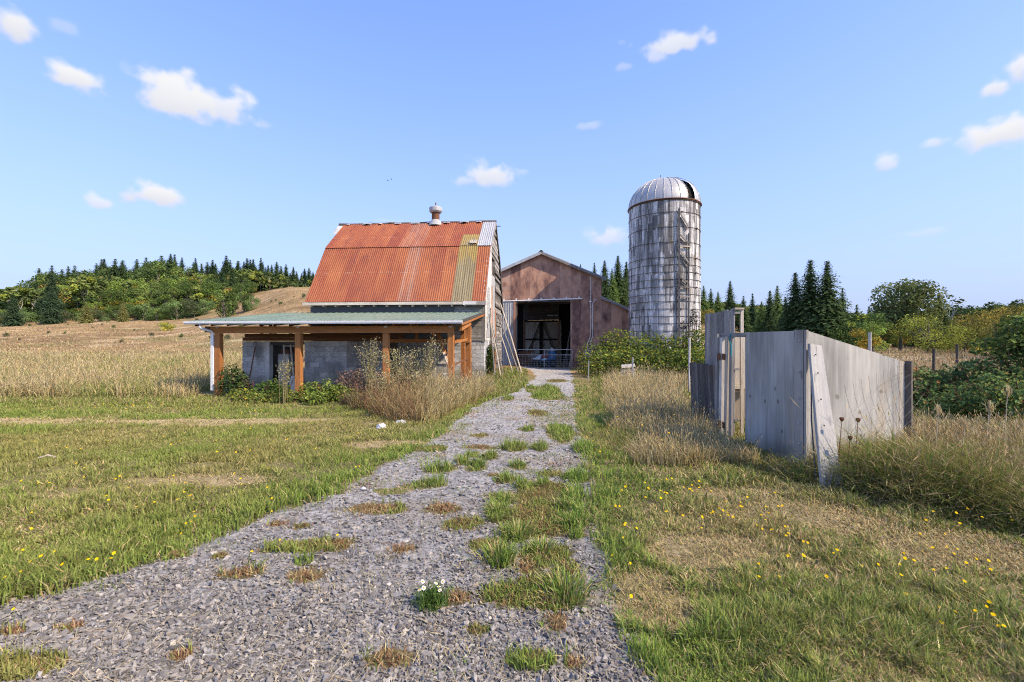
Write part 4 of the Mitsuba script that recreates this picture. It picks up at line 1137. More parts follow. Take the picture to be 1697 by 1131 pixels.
for px, py, Y, r, m, lab in ((1142, 560, 14.5, .035, 'worn_white', 'pale fence post between the brambles and the slatted pallets'), (1441, 551, 11.5, .04, 'worn_white', 'pale post rising behind the sloping plywood panel'),
                             (1547, 578, 13.0, .035, 'dark_wood', 'dark wooden fence post in the brambles right of the pen'), (1586, 571, 24.0, .06, 'dark_wood', 'short dark post in the dry field beyond the brambles'),
                             (1660, 575, 22.0, .05, 'grey_wood', 'grey post in the dry field near the yellow tree'), (975, 598, 19.0, .025, 'tube_metal', 'thin pale post left of the brambles in front of the silo'),
                             (1048, 592, 17.0, .03, 'tube_metal', 'thin metal post in the tall grass before the brambles')):
    x, z = at(px, Y), gz(at(px, Y), Y)
    top = EYE + (565.5 - py) / FL * Y
    po = thing('fence_post', lab, 'post')
    part(po, 'shaft', MB().tube([(x, Y, z - .1), (x + .01, Y, top)], r, 7).ply(m, smooth=40))
    part(po, 'staple', MB().tube([(x - r - .01, Y - .02, z + .8), (x + r + .01, Y - .02, z + .8)], .008, 5).ply('dark_metal'))
for h in (.45, .75, 1.05):
    pts = [(6.3, 7.4), (8.0, 9.4), (at(1547, 13), 13.0), (14.0, 14.5), (19.0, 18.0)]
    put(key('fence_wire'), MB().tube([(x, y, gz(x, y) + h) for x, y in pts], .004, 4).ply('brown_metal'), 'rusty fence wire strung through the brambles right of the pen', 'wire', 'fence wires right of the pen')
for h in (.4, .8, 1.15):
    pts = [(at(975, 19), 19.0), (at(1048, 17), 17.0), (at(1142, 14.5), 14.5), (4.2, 9.6)]
    put(key('fence_wire'), MB().tube([(x, y, gz(x, y) + h) for x, y in pts], .004, 4).ply('dark_metal'), 'grey fence wire strung in the tall grass left of the pen', 'wire', 'fence wires left of the pen')
x0, y0 = at(1041, 18.5), 18.5
for i, (dz, w, m) in enumerate(((.62, .55, 'worn_white'), (.42, .6, 'grey_wood'), (.25, .62, 'worn_white'), (.08, .6, 'grey_wood'))):
    put(key('rail_plank'), MB().beam((x0 - w / 2, y0 + .05 * i, gz(x0, y0) + dz - .02), (x0 + w / 2, y0, gz(x0, y0) + dz + .04), .05, .13).ply(m), ('topmost pale plank of the old hurdle' if i == 0 else 'worn plank low in the old hurdle') + ' before the brambles at the silo', 'plank', None if i == 0 else 'planks of the old hurdle')

# ---------------------------------------------------------------- small litter
def crumple(x, y, r, seed, bsdf, label, cat, sq=.6):
    s = trimesh.creation.icosphere(3)
    v = np.array(s.vertices)
    d = 1 + (meshkit.fbm(v * 2.2 + seed, 4, seed) - .5) * 1.1
    v = v * d[:, None] * [r, r * .8, r * sq]
    put(key(cat.replace(' ', '_')), mply((v + [x, y, gz(x, y) + r * sq * .6], s.faces), bsdf, smooth=25), label, cat)


crumple(at(632, 9.2), 9.2, .10, 3, 'bag', 'crumpled white plastic bag at the left foot of the dry weeds', 'plastic bag')
crumple(at(665, 9.6), 9.6, .10, 4, 'bag', 'crumpled white plastic bag half under the dry weeds, right of the other', 'plastic bag')
crumple(at(1135, 8.6), 8.6, .13, 7, 'zinc', 'pale crumpled scrap in the weeds left of the slatted pallet', 'scrap')
crumple(at(602, 5.25), 5.25, .025, 9, 'bag', 'small white stone at the grassy edge of the gravel', 'stone')
bk = thing('white_bucket', 'white plastic bucket among the weeds behind the right front post', 'bucket')
bx, by = at(741, 17.0), 17.0
zb = gz(bx, by)
part(bk, 'body', mply(lathe([(.13, zb), (.16, zb + .62), (.172, zb + .62), (.172, zb + .6)], 20, bx, by), 'bag', smooth=35))
part(bk, 'handle', MB().tube([(bx - .165, by, zb + .58), (bx - .1, by - .1, zb + .72), (bx + .1, by - .1, zb + .72), (bx + .165, by, zb + .58)], .007, 5).ply('tube_metal'))
st = [(at(75, 6.6), 6.6, .3), (at(790, 12.5), 12.5, .2)]
put(key('dry_branch'), MB().tube([(at(64, 6.55), 6.55, gz(at(64, 6.55), 6.55) + .04), (at(80, 6.6), 6.6, gz(-6.7, 6.6) + .07), (at(92, 6.62), 6.62, gz(-6.6, 6.6) + .03)], .018, 6).ply('pale_wood', smooth=40), 'short pale stick lying on the lawn at the left', 'stick')
db = thing('dry_branch', 'dead grey branch lying across the foot of the right front post', 'branch')
p0, p1 = np.array([at(790, 14.2), 14.2, .55]), np.array([at(722, 13.6), 13.6, -.05])
part(db, 'limb', MB().tube([p0, (p0 + p1) / 2 + [0, 0, .06], p1], [.012, .02, .026], 6).ply('dark_wood', smooth=40))
for t, dx, dz in ((.25, -.1, .3), (.45, .2, .22), (.6, -.2, .1), (.75, .25, .2)):
    q = p0 * (1 - t) + p1 * t
    part(db, 'twig', MB().tube([q, q + [dx, -.1, dz], q + [dx * 1.6, -.15, dz * 1.9]], [.01, .007, .003], 5).ply('dark_wood'))
for i, (px, py) in enumerate(((643, 300), (649, 298))):
    Y = 60.0
    c = np.array([at(px, Y), Y, EYE + (565.5 - py) / FL * Y])
    bm = MB()
    bm.raw([c + d for d in ([-.12, .05, 0], [.13, -.05, .01], [0, 0, .035], [0, 0, -.03], [0, .06, 0], [0, -.06, 0])], [(0, 2, 4), (0, 4, 3), (0, 3, 5), (0, 5, 2), (1, 4, 2), (1, 3, 4), (1, 5, 3), (1, 2, 5)])
    for s in (-1, 1):
        bm.raw([c + d for d in ([.05, 0, .01], [-.05, 0, .01], [0, s * .14, .09], [-.06, s * .27, .03], [0, s * .14, .085])], [(0, 2, 1), (1, 2, 3), (0, 4, 2), (2, 4, 3), (0, 1, 4), (1, 3, 4)])
    put(key('bird'), bm.ply('dark_metal', smooth=40), 'small dark bird flying above the barn roof, the ' + ('left' if i == 0 else 'right') + ' of two', 'bird')

# ---------------------------------------------------------------- foliage builders
def cards(P, size, nrm, rng, col, aspect=1.6, fold=.25):
    """Small folded leaf faces (two triangles each) at points P, facing roughly nrm. Returns vertices, faces, colours."""
    n = len(P)
    nrm = nrm / (np.linalg.norm(nrm, axis=1, keepdims=True) + 1e-9)
    r = rng.normal(size=(n, 3))
    t = np.cross(nrm, r)
    t /= np.linalg.norm(t, axis=1, keepdims=True) + 1e-9
    b = np.cross(nrm, t)
    s = np.broadcast_to(size, (n,))[:, None]
    v = np.stack([P - t * s * aspect / 2, P + b * s / 2 + nrm * s * fold, P + t * s * aspect / 2, P - b * s / 2 + nrm * s * fold], 1).reshape(-1, 3)
    k = np.arange(n)[:, None] * 4
    f = np.concatenate([k + [0, 2, 1], k + [0, 3, 2]], 0)
    return v, f, np.repeat(col, 4, axis=0)


def leafply(v, f, c, bsdf='leaf'):
    return mply(trimesh.Trimesh(v, f, process=False), bsdf, color=np.clip(c, 0, 1))


def shade_cols(base, n, rng, spread=.25, warm=None, pw=.0):
    c = np.array(base)[None] * (1 + rng.normal(0, spread, (n, 1))) * (1 + rng.normal(0, .06, (n, 3)))
    if warm is not None:
        k = rng.random(n) < pw
        c[k] = np.array(warm) * (1 + rng.normal(0, .2, (k.sum(), 1)))
    return np.clip(c, .006, .9)


def conifer(seed, base, width=.2, dens=1.0, ragged=.25, bare=.06):
    """(trunk, crown) of a conifer one metre tall."""
    g = np.random.default_rng(seed)
    V, F, C, nv = [], [], [], 0
    levels = int(38 * dens ** .5)
    for i in range(levels):
        t = bare + (1 - bare) * ((i + g.uniform(0, .8)) / levels)
        reach = width * (1 - t) ** .62 * g.uniform(1 - ragged, 1 + ragged * .6) * (.75 + .25 * min(1, (t - bare) * 9)) + .008
        nb = int((5 + 5 * (1 - t)) * dens ** .5) + 2
        a0 = g.uniform(0, 6.28)
        for b in range(nb):
            a = a0 + 6.283 * b / nb + g.normal(0, .25)
            L = reach * g.uniform(.55, 1.18)
            m = 6 if t < .6 else 4 if t < .85 else 2
            s = (np.arange(m) + g.uniform(.3, .9, m)) / m
            x, y = np.cos(a) * s * L, np.sin(a) * s * L
            z = t + .12 * L * s - .36 * L * s ** 2 + g.normal(0, .004, m)
            P = np.repeat(np.stack([x, y, z], 1), 2, 0) + g.normal(0, .006, (2 * m, 3))
            nr = np.stack([np.cos(a) * .5 + g.normal(0, .35, 2 * m), np.sin(a) * .5 + g.normal(0, .35, 2 * m), 1 + g.normal(0, .35, 2 * m)], 1)
            sz = np.repeat((.020 + .024 * (1 - s)) * (.35 + .9 * (1 - t)), 2) * g.uniform(.7, 1.3, 2 * m) / dens ** .25
            br = np.clip(g.normal(1, .22), .5, 1.6)
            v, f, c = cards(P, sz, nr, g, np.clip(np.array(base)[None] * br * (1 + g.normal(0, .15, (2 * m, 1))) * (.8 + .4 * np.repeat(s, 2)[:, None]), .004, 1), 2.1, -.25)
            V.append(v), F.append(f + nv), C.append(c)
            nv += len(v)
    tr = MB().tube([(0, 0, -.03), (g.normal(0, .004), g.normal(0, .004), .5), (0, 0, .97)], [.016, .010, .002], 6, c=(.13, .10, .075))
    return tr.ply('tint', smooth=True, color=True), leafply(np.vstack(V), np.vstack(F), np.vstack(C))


def broadleaf(seed, base, warm=None, pw=0., width=.36, lo=.3, lobes=11, n=1900, leaf=.030, trunk=(.16, .14, .115), bare_top=0):
    """(trunk, crown) of a broadleaf tree or bush one metre tall, its crown an uneven heap of leaf clumps on limbs."""
    g = np.random.default_rng(seed)
    cen, rad = [], []
    for i in range(lobes):
        t = (i + .5) / lobes
        a = g.uniform(0, 6.28)
        zz = lo + (1 - lo) * (.12 + .78 * t)
        rr = width * math.sqrt(max(.05, 1 - ((t - .38) / .68) ** 2)) * g.uniform(.35, .95)
        rad.append(width * g.uniform(.30, .55) * (.75 if i >= lobes - 2 else 1))
        cen.append([math.cos(a) * rr * (.4 if i == lobes - 1 else 1), math.sin(a) * rr * (.4 if i == lobes - 1 else 1), min(zz, 1 - .8 * rad[-1])])
    cen, rad = np.array(cen), np.array(rad)
    which = g.choice(lobes, n, p=rad ** 2 / (rad ** 2).sum())
    d = g.normal(size=(n, 3))
    d /= np.linalg.norm(d, axis=1, keepdims=True)
    r = rad[which] * np.where(g.random(n) < .72, g.uniform(.75, 1.08, n), g.uniform(.2, .8, n))
    P = cen[which] + d * r[:, None] * [1, 1, .8]
    keep = meshkit.noise(P * 16 + seed, seed) > .27
    P, d, which = P[keep], d[keep], which[keep]
    P[:, 2] = np.maximum(P[:, 2], .01)
    tone = (1 + g.normal(0, .18, lobes))[which] * (.8 + .5 * meshkit.noise(P * 9 + 5, seed + 1))
    col = shade_cols(np.array(base) * BRIGHT, len(P), g, .16) * tone[:, None]
    if warm is not None:
        hot = (g.random(lobes) < pw)[which] & (g.random(len(P)) < .8)
        col[hot] = np.array(warm) * BRIGHT * (tone[hot] * g.uniform(.75, 1.2, hot.sum()))[:, None]
    v, f, c = cards(P, leaf * g.uniform(.6, 1.4, len(P)), d + g.normal(0, .55, d.shape) + [0, 0, .35], g, col, 1.5)
    tr = MB()
    h = max(lo + .15, .25)
    w = (.012 + .014 * width / .36) * (.4 if trunk[0] > .3 else .75)
    mid = np.array([g.normal(0, .015), g.normal(0, .015), h * .6])
    tr.tube([(0, 0, -.03), mid, (g.normal(0, .02), g.normal(0, .02), h), (0, 0, .85)], [w * 1.25, w, w * .8, w * .2], 6, c=trunk)
    for i in range(lobes):
        p = cen[i]
        s = np.array([mid[0], mid[1], min(h * g.uniform(.55, 1.2), p[2] - .02)])
        tr.tube([s, (s + p) / 2 + g.normal(0, .02, 3) + [0, 0, .02], p + [0, 0, rad[i] * .4]], [w * .6, w * .4, w * .12], 5, c=trunk)
    return tr.ply('tint', smooth=True, color=True), leafply(v, f, c)


KINDS = {}
BRIGHT = 1.35                                # leaf colours, broadleaf


def kind(name, built):
    scene['group_' + name] = {'type': 'shapegroup', 'trunk': built[0], 'crown': built[1]}
    KINDS[name] = 'group_' + name


DG, MG, LG, YG, GOLD, ORANGE = (.04, .075, .03), (.085, .13, .035), (.15, .205, .045), (.24, .27, .05), (.42, .29, .05), (.33, .20, .06)
for i in range(4):
    kind(f'fir_{i}', conifer(100 + i, [(.058, .10, .05), (.07, .115, .05), (.055, .095, .05), (.082, .13, .05)][i], [.22, .27, .20, .25][i], 1.4, .5, [.05, .12, .18, .04][i]))
kind('dense_fir', conifer(120, (.082, .125, .052), .25, 3.4, .5, .03))
kind('dense_fir_b', conifer(121, (.09, .135, .052), .265, 3.4, .5, .03))
kind('light_fir', conifer(122, (.15, .22, .065), .29, 2.2, .3, .03))
kind('gold_cedar', conifer(123, (.22, .22, .075), .36, 1.8, .12, .02))
kind('wide_fir', conifer(124, (.06, .10, .052), .33, 2.2, .45, .02))
kind('oak_0', broadleaf(200, MG, None, 0, .40, .12, 13, 2300))
kind('oak_1', broadleaf(201, (.105, .145, .04), ORANGE, .07, .42, .10, 13, 2300))
kind('oak_2', broadleaf(202, LG, GOLD, .22, .42, .08, 13, 2300))
kind('oak_3', broadleaf(203, (.065, .10, .034), None, 0, .38, .25))
kind('alder_0', broadleaf(210, (.15, .185, .055), YG, .35, .20, .30, 10, 1300, .042, (.42, .40, .36)))
kind('alder_1', broadleaf(211, (.11, .145, .05), None, 0, .18, .28, 10, 1200, .042, (.38, .36, .32)))
kind('bush_0', broadleaf(220, (.125, .185, .065), None, 0, .62, .02, 12, 1500, .05))
kind('bush_1', broadleaf(221, (.095, .145, .042), YG, .2, .50, .04, 12, 1600, .045))
kind('bush_2', broadleaf(222, (.23, .26, .05), (.42, .38, .05), .4, .62, .02, 13, 1700, .05))
kind('bush_3', broadleaf(223, (.085, .11, .05), (.2, .15, .07), .2, .5, .05, 12, 1500, .045))
kind('big_maple', broadleaf(230, (.11, .135, .05), (.16, .18, .06), .3, .43, .20, 26, 8500, .023))
kind('round_willow', broadleaf(231, (.19, .215, .045), (.29, .31, .06), .45, .62, .03, 20, 4200, .026))
kind('autumn_bush', broadleaf(232, (.21, .20, .055), (.36, .28, .06), .25, .55, .06, 18, 3600, .028))
kind('bare_snag', broadleaf(233, (.06, .07, .03), None, 0, .17, .35, 12, 160, .03, (.45, .42, .38)))


def plant(name, sort, x, y, h, label, cat='tree', group=None, w=1.0, rot=None, sink=.0):
    r = RN.uniform(0, 360) if rot is None else rot
    return put(key(name), {'type': 'instance', 'shapegroup': {'type': 'ref', 'id': KINDS[sort]}, 'to_world': T().translate([float(x), float(y), gz(x, y) - sink]).rotate([0, 0, 1], float(r)).scale([float(h * w), float(h * w), float(h)])}, label, cat, group)


def plant_px(name, sort, px, ytop, Y, label, cat='tree', group=None, w=1.0):
    x = at(px, Y)
    return plant(name, sort, x, Y, max(EYE + (565.5 - ytop) / FL * Y - gz(x, Y), .5), label, cat, group, w)


# ---- the wooded hill on the left
SKX = [-60, 0, 40, 65, 85, 105, 130, 165, 190, 205, 240, 262, 290, 320, 345, 370, 400, 425, 445, 470, 500, 522, 560, 620]
SKY_ = [484, 482, 474, 452, 446, 450, 446, 436, 436, 440, 432, 424, 428, 434, 432, 432, 432, 434, 440, 444, 450, 455, 458, 462]
rs = np.random.default_rng(31)
GW = 'trees of the wooded hill left of the barn'
back_n = 0
for px in np.arange(-30, 560, 6.2):
    x_ = px + rs.uniform(-4, 4)
    yt = np.interp(x_, SKX, SKY_)
    con = rs.random() < (.25 if x_ < 150 else .85 if x_ > 300 else .5)
    Y = rs.uniform(215, 250)
    if con:
        plant_px('fir_tree', f'fir_{rs.integers(4)}', x_, yt - rs.uniform(-8, 9), Y, 'dark conifer on the skyline of the wooded hill left of the barn', 'tree', GW + ', dark conifers on the skyline', rs.uniform(.95, 1.45))
    else:
        plant_px('broadleaf_tree', f'oak_{rs.choice([0, 1, 3])}', x_, yt + rs.uniform(2, 12), Y, 'rounded green broadleaf tree high on the wooded hill left of the barn', 'tree', GW + ', rounded trees at the back', rs.uniform(.8, 1.1))
for px in np.arange(-20, 420, 11):
    x_ = px + rs.uniform(-6, 6)
    yt = np.interp(x_, SKX, SKY_) + rs.uniform(16, 34)
    if rs.random() < .2:
        plant_px('fir_tree', f'fir_{rs.integers(4)}', x_, yt - 6, rs.uniform(185, 205), 'dark conifer amid the broadleaf trees of the left hill', 'tree', GW + ', conifers amid the broadleaf trees', 1.0)
    else:
        s = rs.choice([0, 1, 2, 2, 3])
        plant_px('broadleaf_tree', f'oak_{s}', x_, yt, rs.uniform(182, 205), ['mid green rounded tree on the slope of the left hill', 'green tree with orange tinges on the slope of the left hill', 'light green tree with golden clumps on the slope of the left hill', 'deep green rounded tree on the slope of the left hill'][s],
                 'tree', GW + ', ' + ['mid green', 'orange tinged', 'golden clumped', 'deep green'][s], rs.uniform(.85, 1.2))
for px in np.arange(385, 560, 5):            # the thin row of pale trunks along the bare crest
    plant_px('alder_tree', f'alder_{rs.integers(2)}', px + rs.uniform(-3, 3), np.interp(px, SKX, SKY_) + rs.uniform(8, 20), rs.uniform(205, 225), 'slender pale trunked tree along the bare brown crest left of the barn roof', 'tree', GW + ', slender row on the crest', rs.uniform(.9, 1.5))
for px, yt in ((3, 478), (14, 474), (34, 472), (50, 476), (60, 480), (128, 455), (141, 452), (168, 460), (212, 465), (328, 470)):
    plant_px('alder_tree', f'alder_{rs.integers(2)}', px, yt, rs.uniform(160, 172), 'slender pale trunked tree at the lower edge of the wood on the left hill', 'tree', GW + ', slender trees at the lower edge', rs.uniform(1.0, 1.5))
for px in np.arange(150, 410, 15):
    x_ = px + rs.uniform(-6, 6)
    s = rs.choice([0, 1, 2])
    plant_px('broadleaf_tree', f'oak_{s}', x_, np.interp(x_, SKX, SKY_) + rs.uniform(34, 52), rs.uniform(166, 180), ['mid green tree low at the front of the left wood', 'orange tinged tree low at the front of the left wood', 'golden clumped tree low at the front of the left wood'][s], 'tree', GW + ', front row ' + 'abc'[s], rs.uniform(.9, 1.15))
for row, (step, up, Y0) in enumerate(((12, 50, 168), (12, 64, 160))):
    for px in np.arange(-30, 345, step):
        x_ = px + rs.uniform(-6, 6)
        s = rs.choice([0, 1, 2, 3])
        yt = min(np.interp(x_, SKX, SKY_) + up + rs.uniform(-8, 8), 512)
        plant_px('broadleaf_tree', f'oak_{s}', x_, yt, Y0 + rs.uniform(-3, 3), ['mid green', 'orange tinged', 'golden clumped', 'deep green'][s] + ' low branching tree along the lower edge of the left wood', 'tree', GW + ', lower edge ' + 'abcd'[s], rs.uniform(1.0, 1.4))
plant_px('fir_tree', 'wide_fir', 86, 440, 158, 'tall broad dark conifer towering over the left end of the hill wood', w=.85)
plant_px('fir_tree', 'wide_fir', 86, 474, 142, 'broad dark conifer at the meadow edge below the towering one')
plant_px('fir_tree', 'wide_fir', 22, 486, 138, 'small dense dark conifer at the meadow edge near the left end', w=1.05)
plant_px('cedar_tree', 'gold_cedar', 143, 502, 140, 'golden green cone shaped tree at the meadow edge, the left of two', w=1.1)
plant_px('cedar_tree', 'gold_cedar', 204, 498, 142, 'golden green cone shaped tree at the meadow edge, the right of two', w=.9)
plant_px('yellow_bush', 'bush_2', 277, 533, 105, 'bright yellow green bush alone on the brown meadow', 'bush', w=1.1)
for px in np.arange(-30, 340, 6.5):
    x_ = px + rs.uniform(-5, 5)
    plant_px('low_bush', f'bush_{rs.choice([0, 0, 1, 3])}', x_, np.interp(x_, [0, 120, 220, 330], [516, 522, 512, 500]) + rs.uniform(-8, 10), rs.uniform(147, 158), 'low green bush in the brush along the foot of the left wood', 'bush', 'low bushes along the foot of the left wood', rs.uniform(.8, 1.3))
for px, yt, s, lab in ((372, 478, 'bush_1', 'tall green shrub on the brown slope just above the green roof, leftmost of the row'), (385, 500, 'bush_3', 'sparse grey stemmed shrub on the brown slope above the green roof'), (404, 482, 'bush_1', 'dense green shrub on the brown slope above the green roof'),
                       (418, 490, 'bush_0', 'pale green shrub beside the dense one above the green roof'), (449, 497, 'bush_1', 'light green shrub mid slope above the green roof'), (487, 492, 'bush_3', 'dull dark shrub on the slope left of the barn roof'),
                       (503, 486, 'bush_3', 'dark shrub touching the left edge of the barn roof'), (516, 480, 'bush_3', 'dark shrub partly behind the left edge of the barn roof')):
    plant_px('slope_shrub', s, px, yt, 118 + RN.uniform(0, 9), lab, 'shrub', None, .75)
for px in np.arange(-10, 560, 22):
    x_, Y = px + rs.uniform(-10, 10), rs.uniform(70, 140)
    plant('meadow_weed', f'bush_{rs.choice([1, 3])}', at(x_, Y), Y, rs.uniform(.35, .9), 'small dull weed clump scattered on the brown meadow', 'weed', 'weed clumps on the brown meadow', 1.2)
# ---- conifers between shed and silo, and right of the silo
for i, (px, yt, s, w) in enumerate(((930, 448, 'fir_0', .8), (962, 438, 'fir_2', .8), (985, 436, 'fir_0', .9), (1002, 432, 'dense_fir', 1.0), (1024, 424, 'dense_fir_b', 1.05), (1038, 434, 'dense_fir', 1.0), (1014, 446, 'light_fir', .9))):
    plant_px('fir_tree', s, px, yt, 112 + (i % 3) * 4, ['tip of a conifer just showing over the shed roof', 'small conifer tip over the right shed roof slope', 'slim conifer above the eave of the rusty shed', 'full dark conifer between shed and silo', 'tallest pale green conifer left of the silo', 'dark conifer half hidden by the silo', 'light green conifer low between shed and silo'][i], 'tree', None, w)
for i, (px, yt, Y, s, w) in enumerate(((1166, 474, 108, 'light_fir', 1.0), (1178, 478, 112, 'fir_3', 1.0), (1190, 484, 104, 'light_fir', 1.1), (1210, 466, 106, 'dense_fir', .9), (1232, 490, 104, 'fir_3', 1.0), (1247, 487, 106, 'fir_0', .9), (1262, 500, 96, 'light_fir', 1.0), (1276, 482, 88, 'dense_fir', 1.0),
                                       (1288, 474, 92, 'light_fir', 1.0), (1302, 492, 84, 'fir_1', 1.0), (1318, 452, 78, 'dense_fir', 1.15), (1343, 431, 76, 'dense_fir_b', 1.2), (1371, 433, 74, 'dense_fir_b', 1.2), (1396, 478, 76, 'wide_fir', .8), (1420, 506, 130, 'fir_1', 1.0), (1450, 505, 150, 'fir_2', 1.0), (1462, 502, 150, 'fir_0', 1.0), (1440, 508, 150, 'fir_0', 1.0))):
    plant_px('fir_tree', s, px, yt, Y, ['pale conifer touching the right side of the silo', 'dark conifer next right of the silo', 'low light green conifer right of the silo', 'pointed dark conifer above the tall slatted pallet', 'short conifer right of the tall pallet', 'thin conifer between two taller ones above the pen', 'low light conifer above the pen',
                                    'dark conifer left of the big trio', 'light green conifer in front of the dark one above the pen', 'ragged conifer beside the big trio', 'left conifer of the big trio behind the pen', 'middle and tallest conifer of the big trio', 'right conifer of the big trio, nearly as tall as the middle one',
                                    'ragged conifer sloping off right of the big trio', 'tiny far conifer right of the big trio', 'tiny far conifer left of the big round tree, nearest to it', 'far conifer tip against the big round tree', 'far conifer tip between trio and round tree'][i], 'tree', None, w)
plant_px('red_bush', 'autumn_bush', 1172, 512, 100, 'reddish brown bush low beside the silo', 'bush', None, .9)
for i, (px, yt, Y, s, w) in enumerate(((1492, 462, 78, 'big_maple', .95), (1538, 520, 62, 'round_willow', 1.05), (1556, 486, 92, 'dense_fir', 1.3), (1574, 484, 95, 'bare_snag', 1.2), (1600, 505, 105, 'oak_3', 1.6), (1626, 508, 105, 'oak_3', 1.5), (1655, 500, 95, 'oak_3', 1.2), (1690, 504, 95, 'oak_3', 1.2),
                                       (1624, 516, 70, 'autumn_bush', 1.0), (1656, 508, 60, 'autumn_bush', .95), (1600, 540, 66, 'bush_2', 1.1), (1690, 500, 46, 'autumn_bush', .8), (1430, 515, 72, 'bush_1', 1.0), (1447, 530, 60, 'oak_2', 1.2), (1460, 512, 84, 'oak_0', 1.1), (1410, 530, 66, 'bush_1', 1.0), (1580, 530, 80, 'oak_3', 1.3))):
    plant_px('field_tree', s, px, yt, Y, ['big round olive green tree standing over the far field', 'rounded yellow green willow in front of the big round tree', 'dark conifer behind the yellow green willow', 'pale bare trunked tree with few leaves', 'dark flat topped tree on the right skyline', 'dark tree on the right skyline next to the golden bushes', 'dark tree rising over the golden bush',
                                      'dark tree at the right end of the skyline', 'amber bush right of the willow', 'golden autumn bush near the right edge', 'low yellow green bush at the field edge', 'golden bush at the right edge, nearest', 'green bush behind the sloping panel end', 'light green tree right of the conifer trio', 'mid green tree left behind the big round tree',
                                      'green bush at the feet of the conifer trio', 'dark tree filling in behind the willow'][i], 'tree' if 'tree' in s or 'oak' in s or 'fir' in s or 'maple' in s or 'snag' in s or 'willow' in s else 'bush', None, w)
rs = np.random.default_rng(88)
for px in np.arange(1405, 1730, 14):
    x_ = px + rs.uniform(-6, 6)
    s = rs.choice([0, 0, 1, 2, 3, 3])
    plant_px('field_tree', f'oak_{s}', x_, np.interp(x_, [1400, 1470, 1560, 1640, 1730], [522, 512, 514, 506, 500]) + rs.uniform(-6, 16), rs.uniform(98, 118), ['mid green', 'orange tinged', 'golden clumped', 'deep green'][s] + ' tree in the band along the far side of the right field', 'tree', 'trees along the far side of the right field, ' + 'abcd'[s], rs.uniform(1.0, 1.5))
# the far wood that closes the view between and behind the single trees
v_, f_, c_, m_ = [], [], [], 0
g = np.random.default_rng(64)
n = 16000
px = np.concatenate([g.uniform(-60, 545, 8500), g.uniform(1150, 1900, 7500)])
Y = np.where(px < 900, g.uniform(205, 262, n), g.uniform(118, 160, n))
top = np.where(px < 900, np.interp(px, SKX, SKY_) + 22, np.interp(px, [1150, 1260, 1330, 1420, 1520, 1700, 1900], [500, 510, 505, 525, 520, 518, 515]))
X = at(px, Y)
zg = land(X, Y)
zt = EYE + (565.5 - top) / FL * Y
Pz = zg + (zt - zg) * g.random(n) ** .8
ok = zt > zg + .5
P_ = np.stack([X, Y, Pz], 1)[ok]
cc = shade_cols((.10, .145, .046), len(P_), g, .35, (.2, .18, .06), .2)
v, f, c = cards(P_, g.uniform(.7, 1.7, len(P_)), g.normal(size=P_.shape) + [0, -.8, .5], g, cc)
put('far_wood', leafply(v, f, c), 'far wood closing the view behind the single trees', 'wood', kind='stuff')

# ---------------------------------------------------------------- grasses
def blades(P, h, w, az, lean, c0, c1, rng, seg=2, seed=None):
    """Grass blades as bent tapering strips: seg 1 is one triangle, seg 2 is three; seed adds a small flower head. Returns v, f, c."""
    n = len(P)
    D = np.stack([np.cos(az), np.sin(az), np.zeros(n)], 1)
    S = np.stack([-np.sin(az), np.cos(az), np.zeros(n)], 1)
    ry = rng.uniform(-1.2, 1.2, n)
    S = S * np.cos(ry)[:, None] + D * np.sin(ry)[:, None]
    h, w, lean = (np.broadcast_to(q, (n,))[:, None] for q in (h, w, lean))
    Z = np.array([0, 0, 1.0])
    up = np.sqrt(np.clip(1 - np.clip(lean, 0, .97) ** 2, .03, 1))
    tip = P + D * lean * h + Z * h * up
    k = np.arange(n)[:, None]
    if seg == 1:
        v = np.stack([P - S * w / 2, P + S * w / 2, tip], 1)
        f, c, per = k * 3 + [0, 1, 2], [c0, c0, c1], 3
    else:
        mid = P + D * lean * h * .32 + Z * h * (.5 * up + .12)
        v = np.stack([P - S * w / 2, P + S * w / 2, mid - S * w * .42, mid + S * w * .42, tip], 1)
        f, c, per = np.concatenate([k * 5 + [0, 1, 3], k * 5 + [0, 3, 2], k * 5 + [2, 3, 4]]), [c0, c0, (c0 + c1) / 2, (c0 + c1) / 2, c1], 5
    v, c = v.reshape(-1, 3), np.stack(np.broadcast_arrays(*c), 1).reshape(-1, 3)
    if seed is not None:
        sl, sw, sc = seed
        sl, sw = np.broadcast_to(sl, (n,))[:, None], np.broadcast_to(sw, (n,))[:, None]
        d = D * lean + Z * up
        q = np.stack([tip - d * sl * .8, tip - d * sl * .25 + S * sw / 2, tip + d * sl * .3, tip - d * sl * .25 - S * sw / 2], 1).reshape(-1, 3)
        f = np.concatenate([f, len(v) + k * 4 + [0, 1, 2], len(v) + k * 4 + [0, 2, 3]])
        v, c = np.vstack([v, q]), np.vstack([c, np.repeat(np.broadcast_to(sc, (n, 3)), 4, 0)])
    return v, f, c


class Heap:
    def __init__(self):
        self.v, self.f, self.c, self.n = [], [], [], 0

    def add(self, t):
        v, f, c = t
        self.v.append(v), self.f.append(f + self.n), self.c.append(c)
        self.n += len(v)

    def put(self, name, label, cat, bsdf='blade', kind='stuff', group=None):
        return put(name, leafply(np.vstack(self.v), np.vstack(self.f), np.vstack(self.c), bsdf), label, cat, group, kind)


def scatter(rng, n, x0, x1, y0, y1, p=1.7):
    """n points, denser towards the near end by distance ** -p."""
    t = rng.random(n)
    y = (y0 ** (1 - p) + t * (y1 ** (1 - p) - y0 ** (1 - p))) ** (1 / (1 - p))
    return rng.uniform(x0, x1, n), y


GREEN, LUSH, OLIVE, STRAW, PALE, RUSSET = (np.array(c) for c in ((.22, .285, .065), (.205, .315, .065), (.29, .275, .095), (.50, .40, .205), (.60, .50, .30), (.30, .175, .095)))


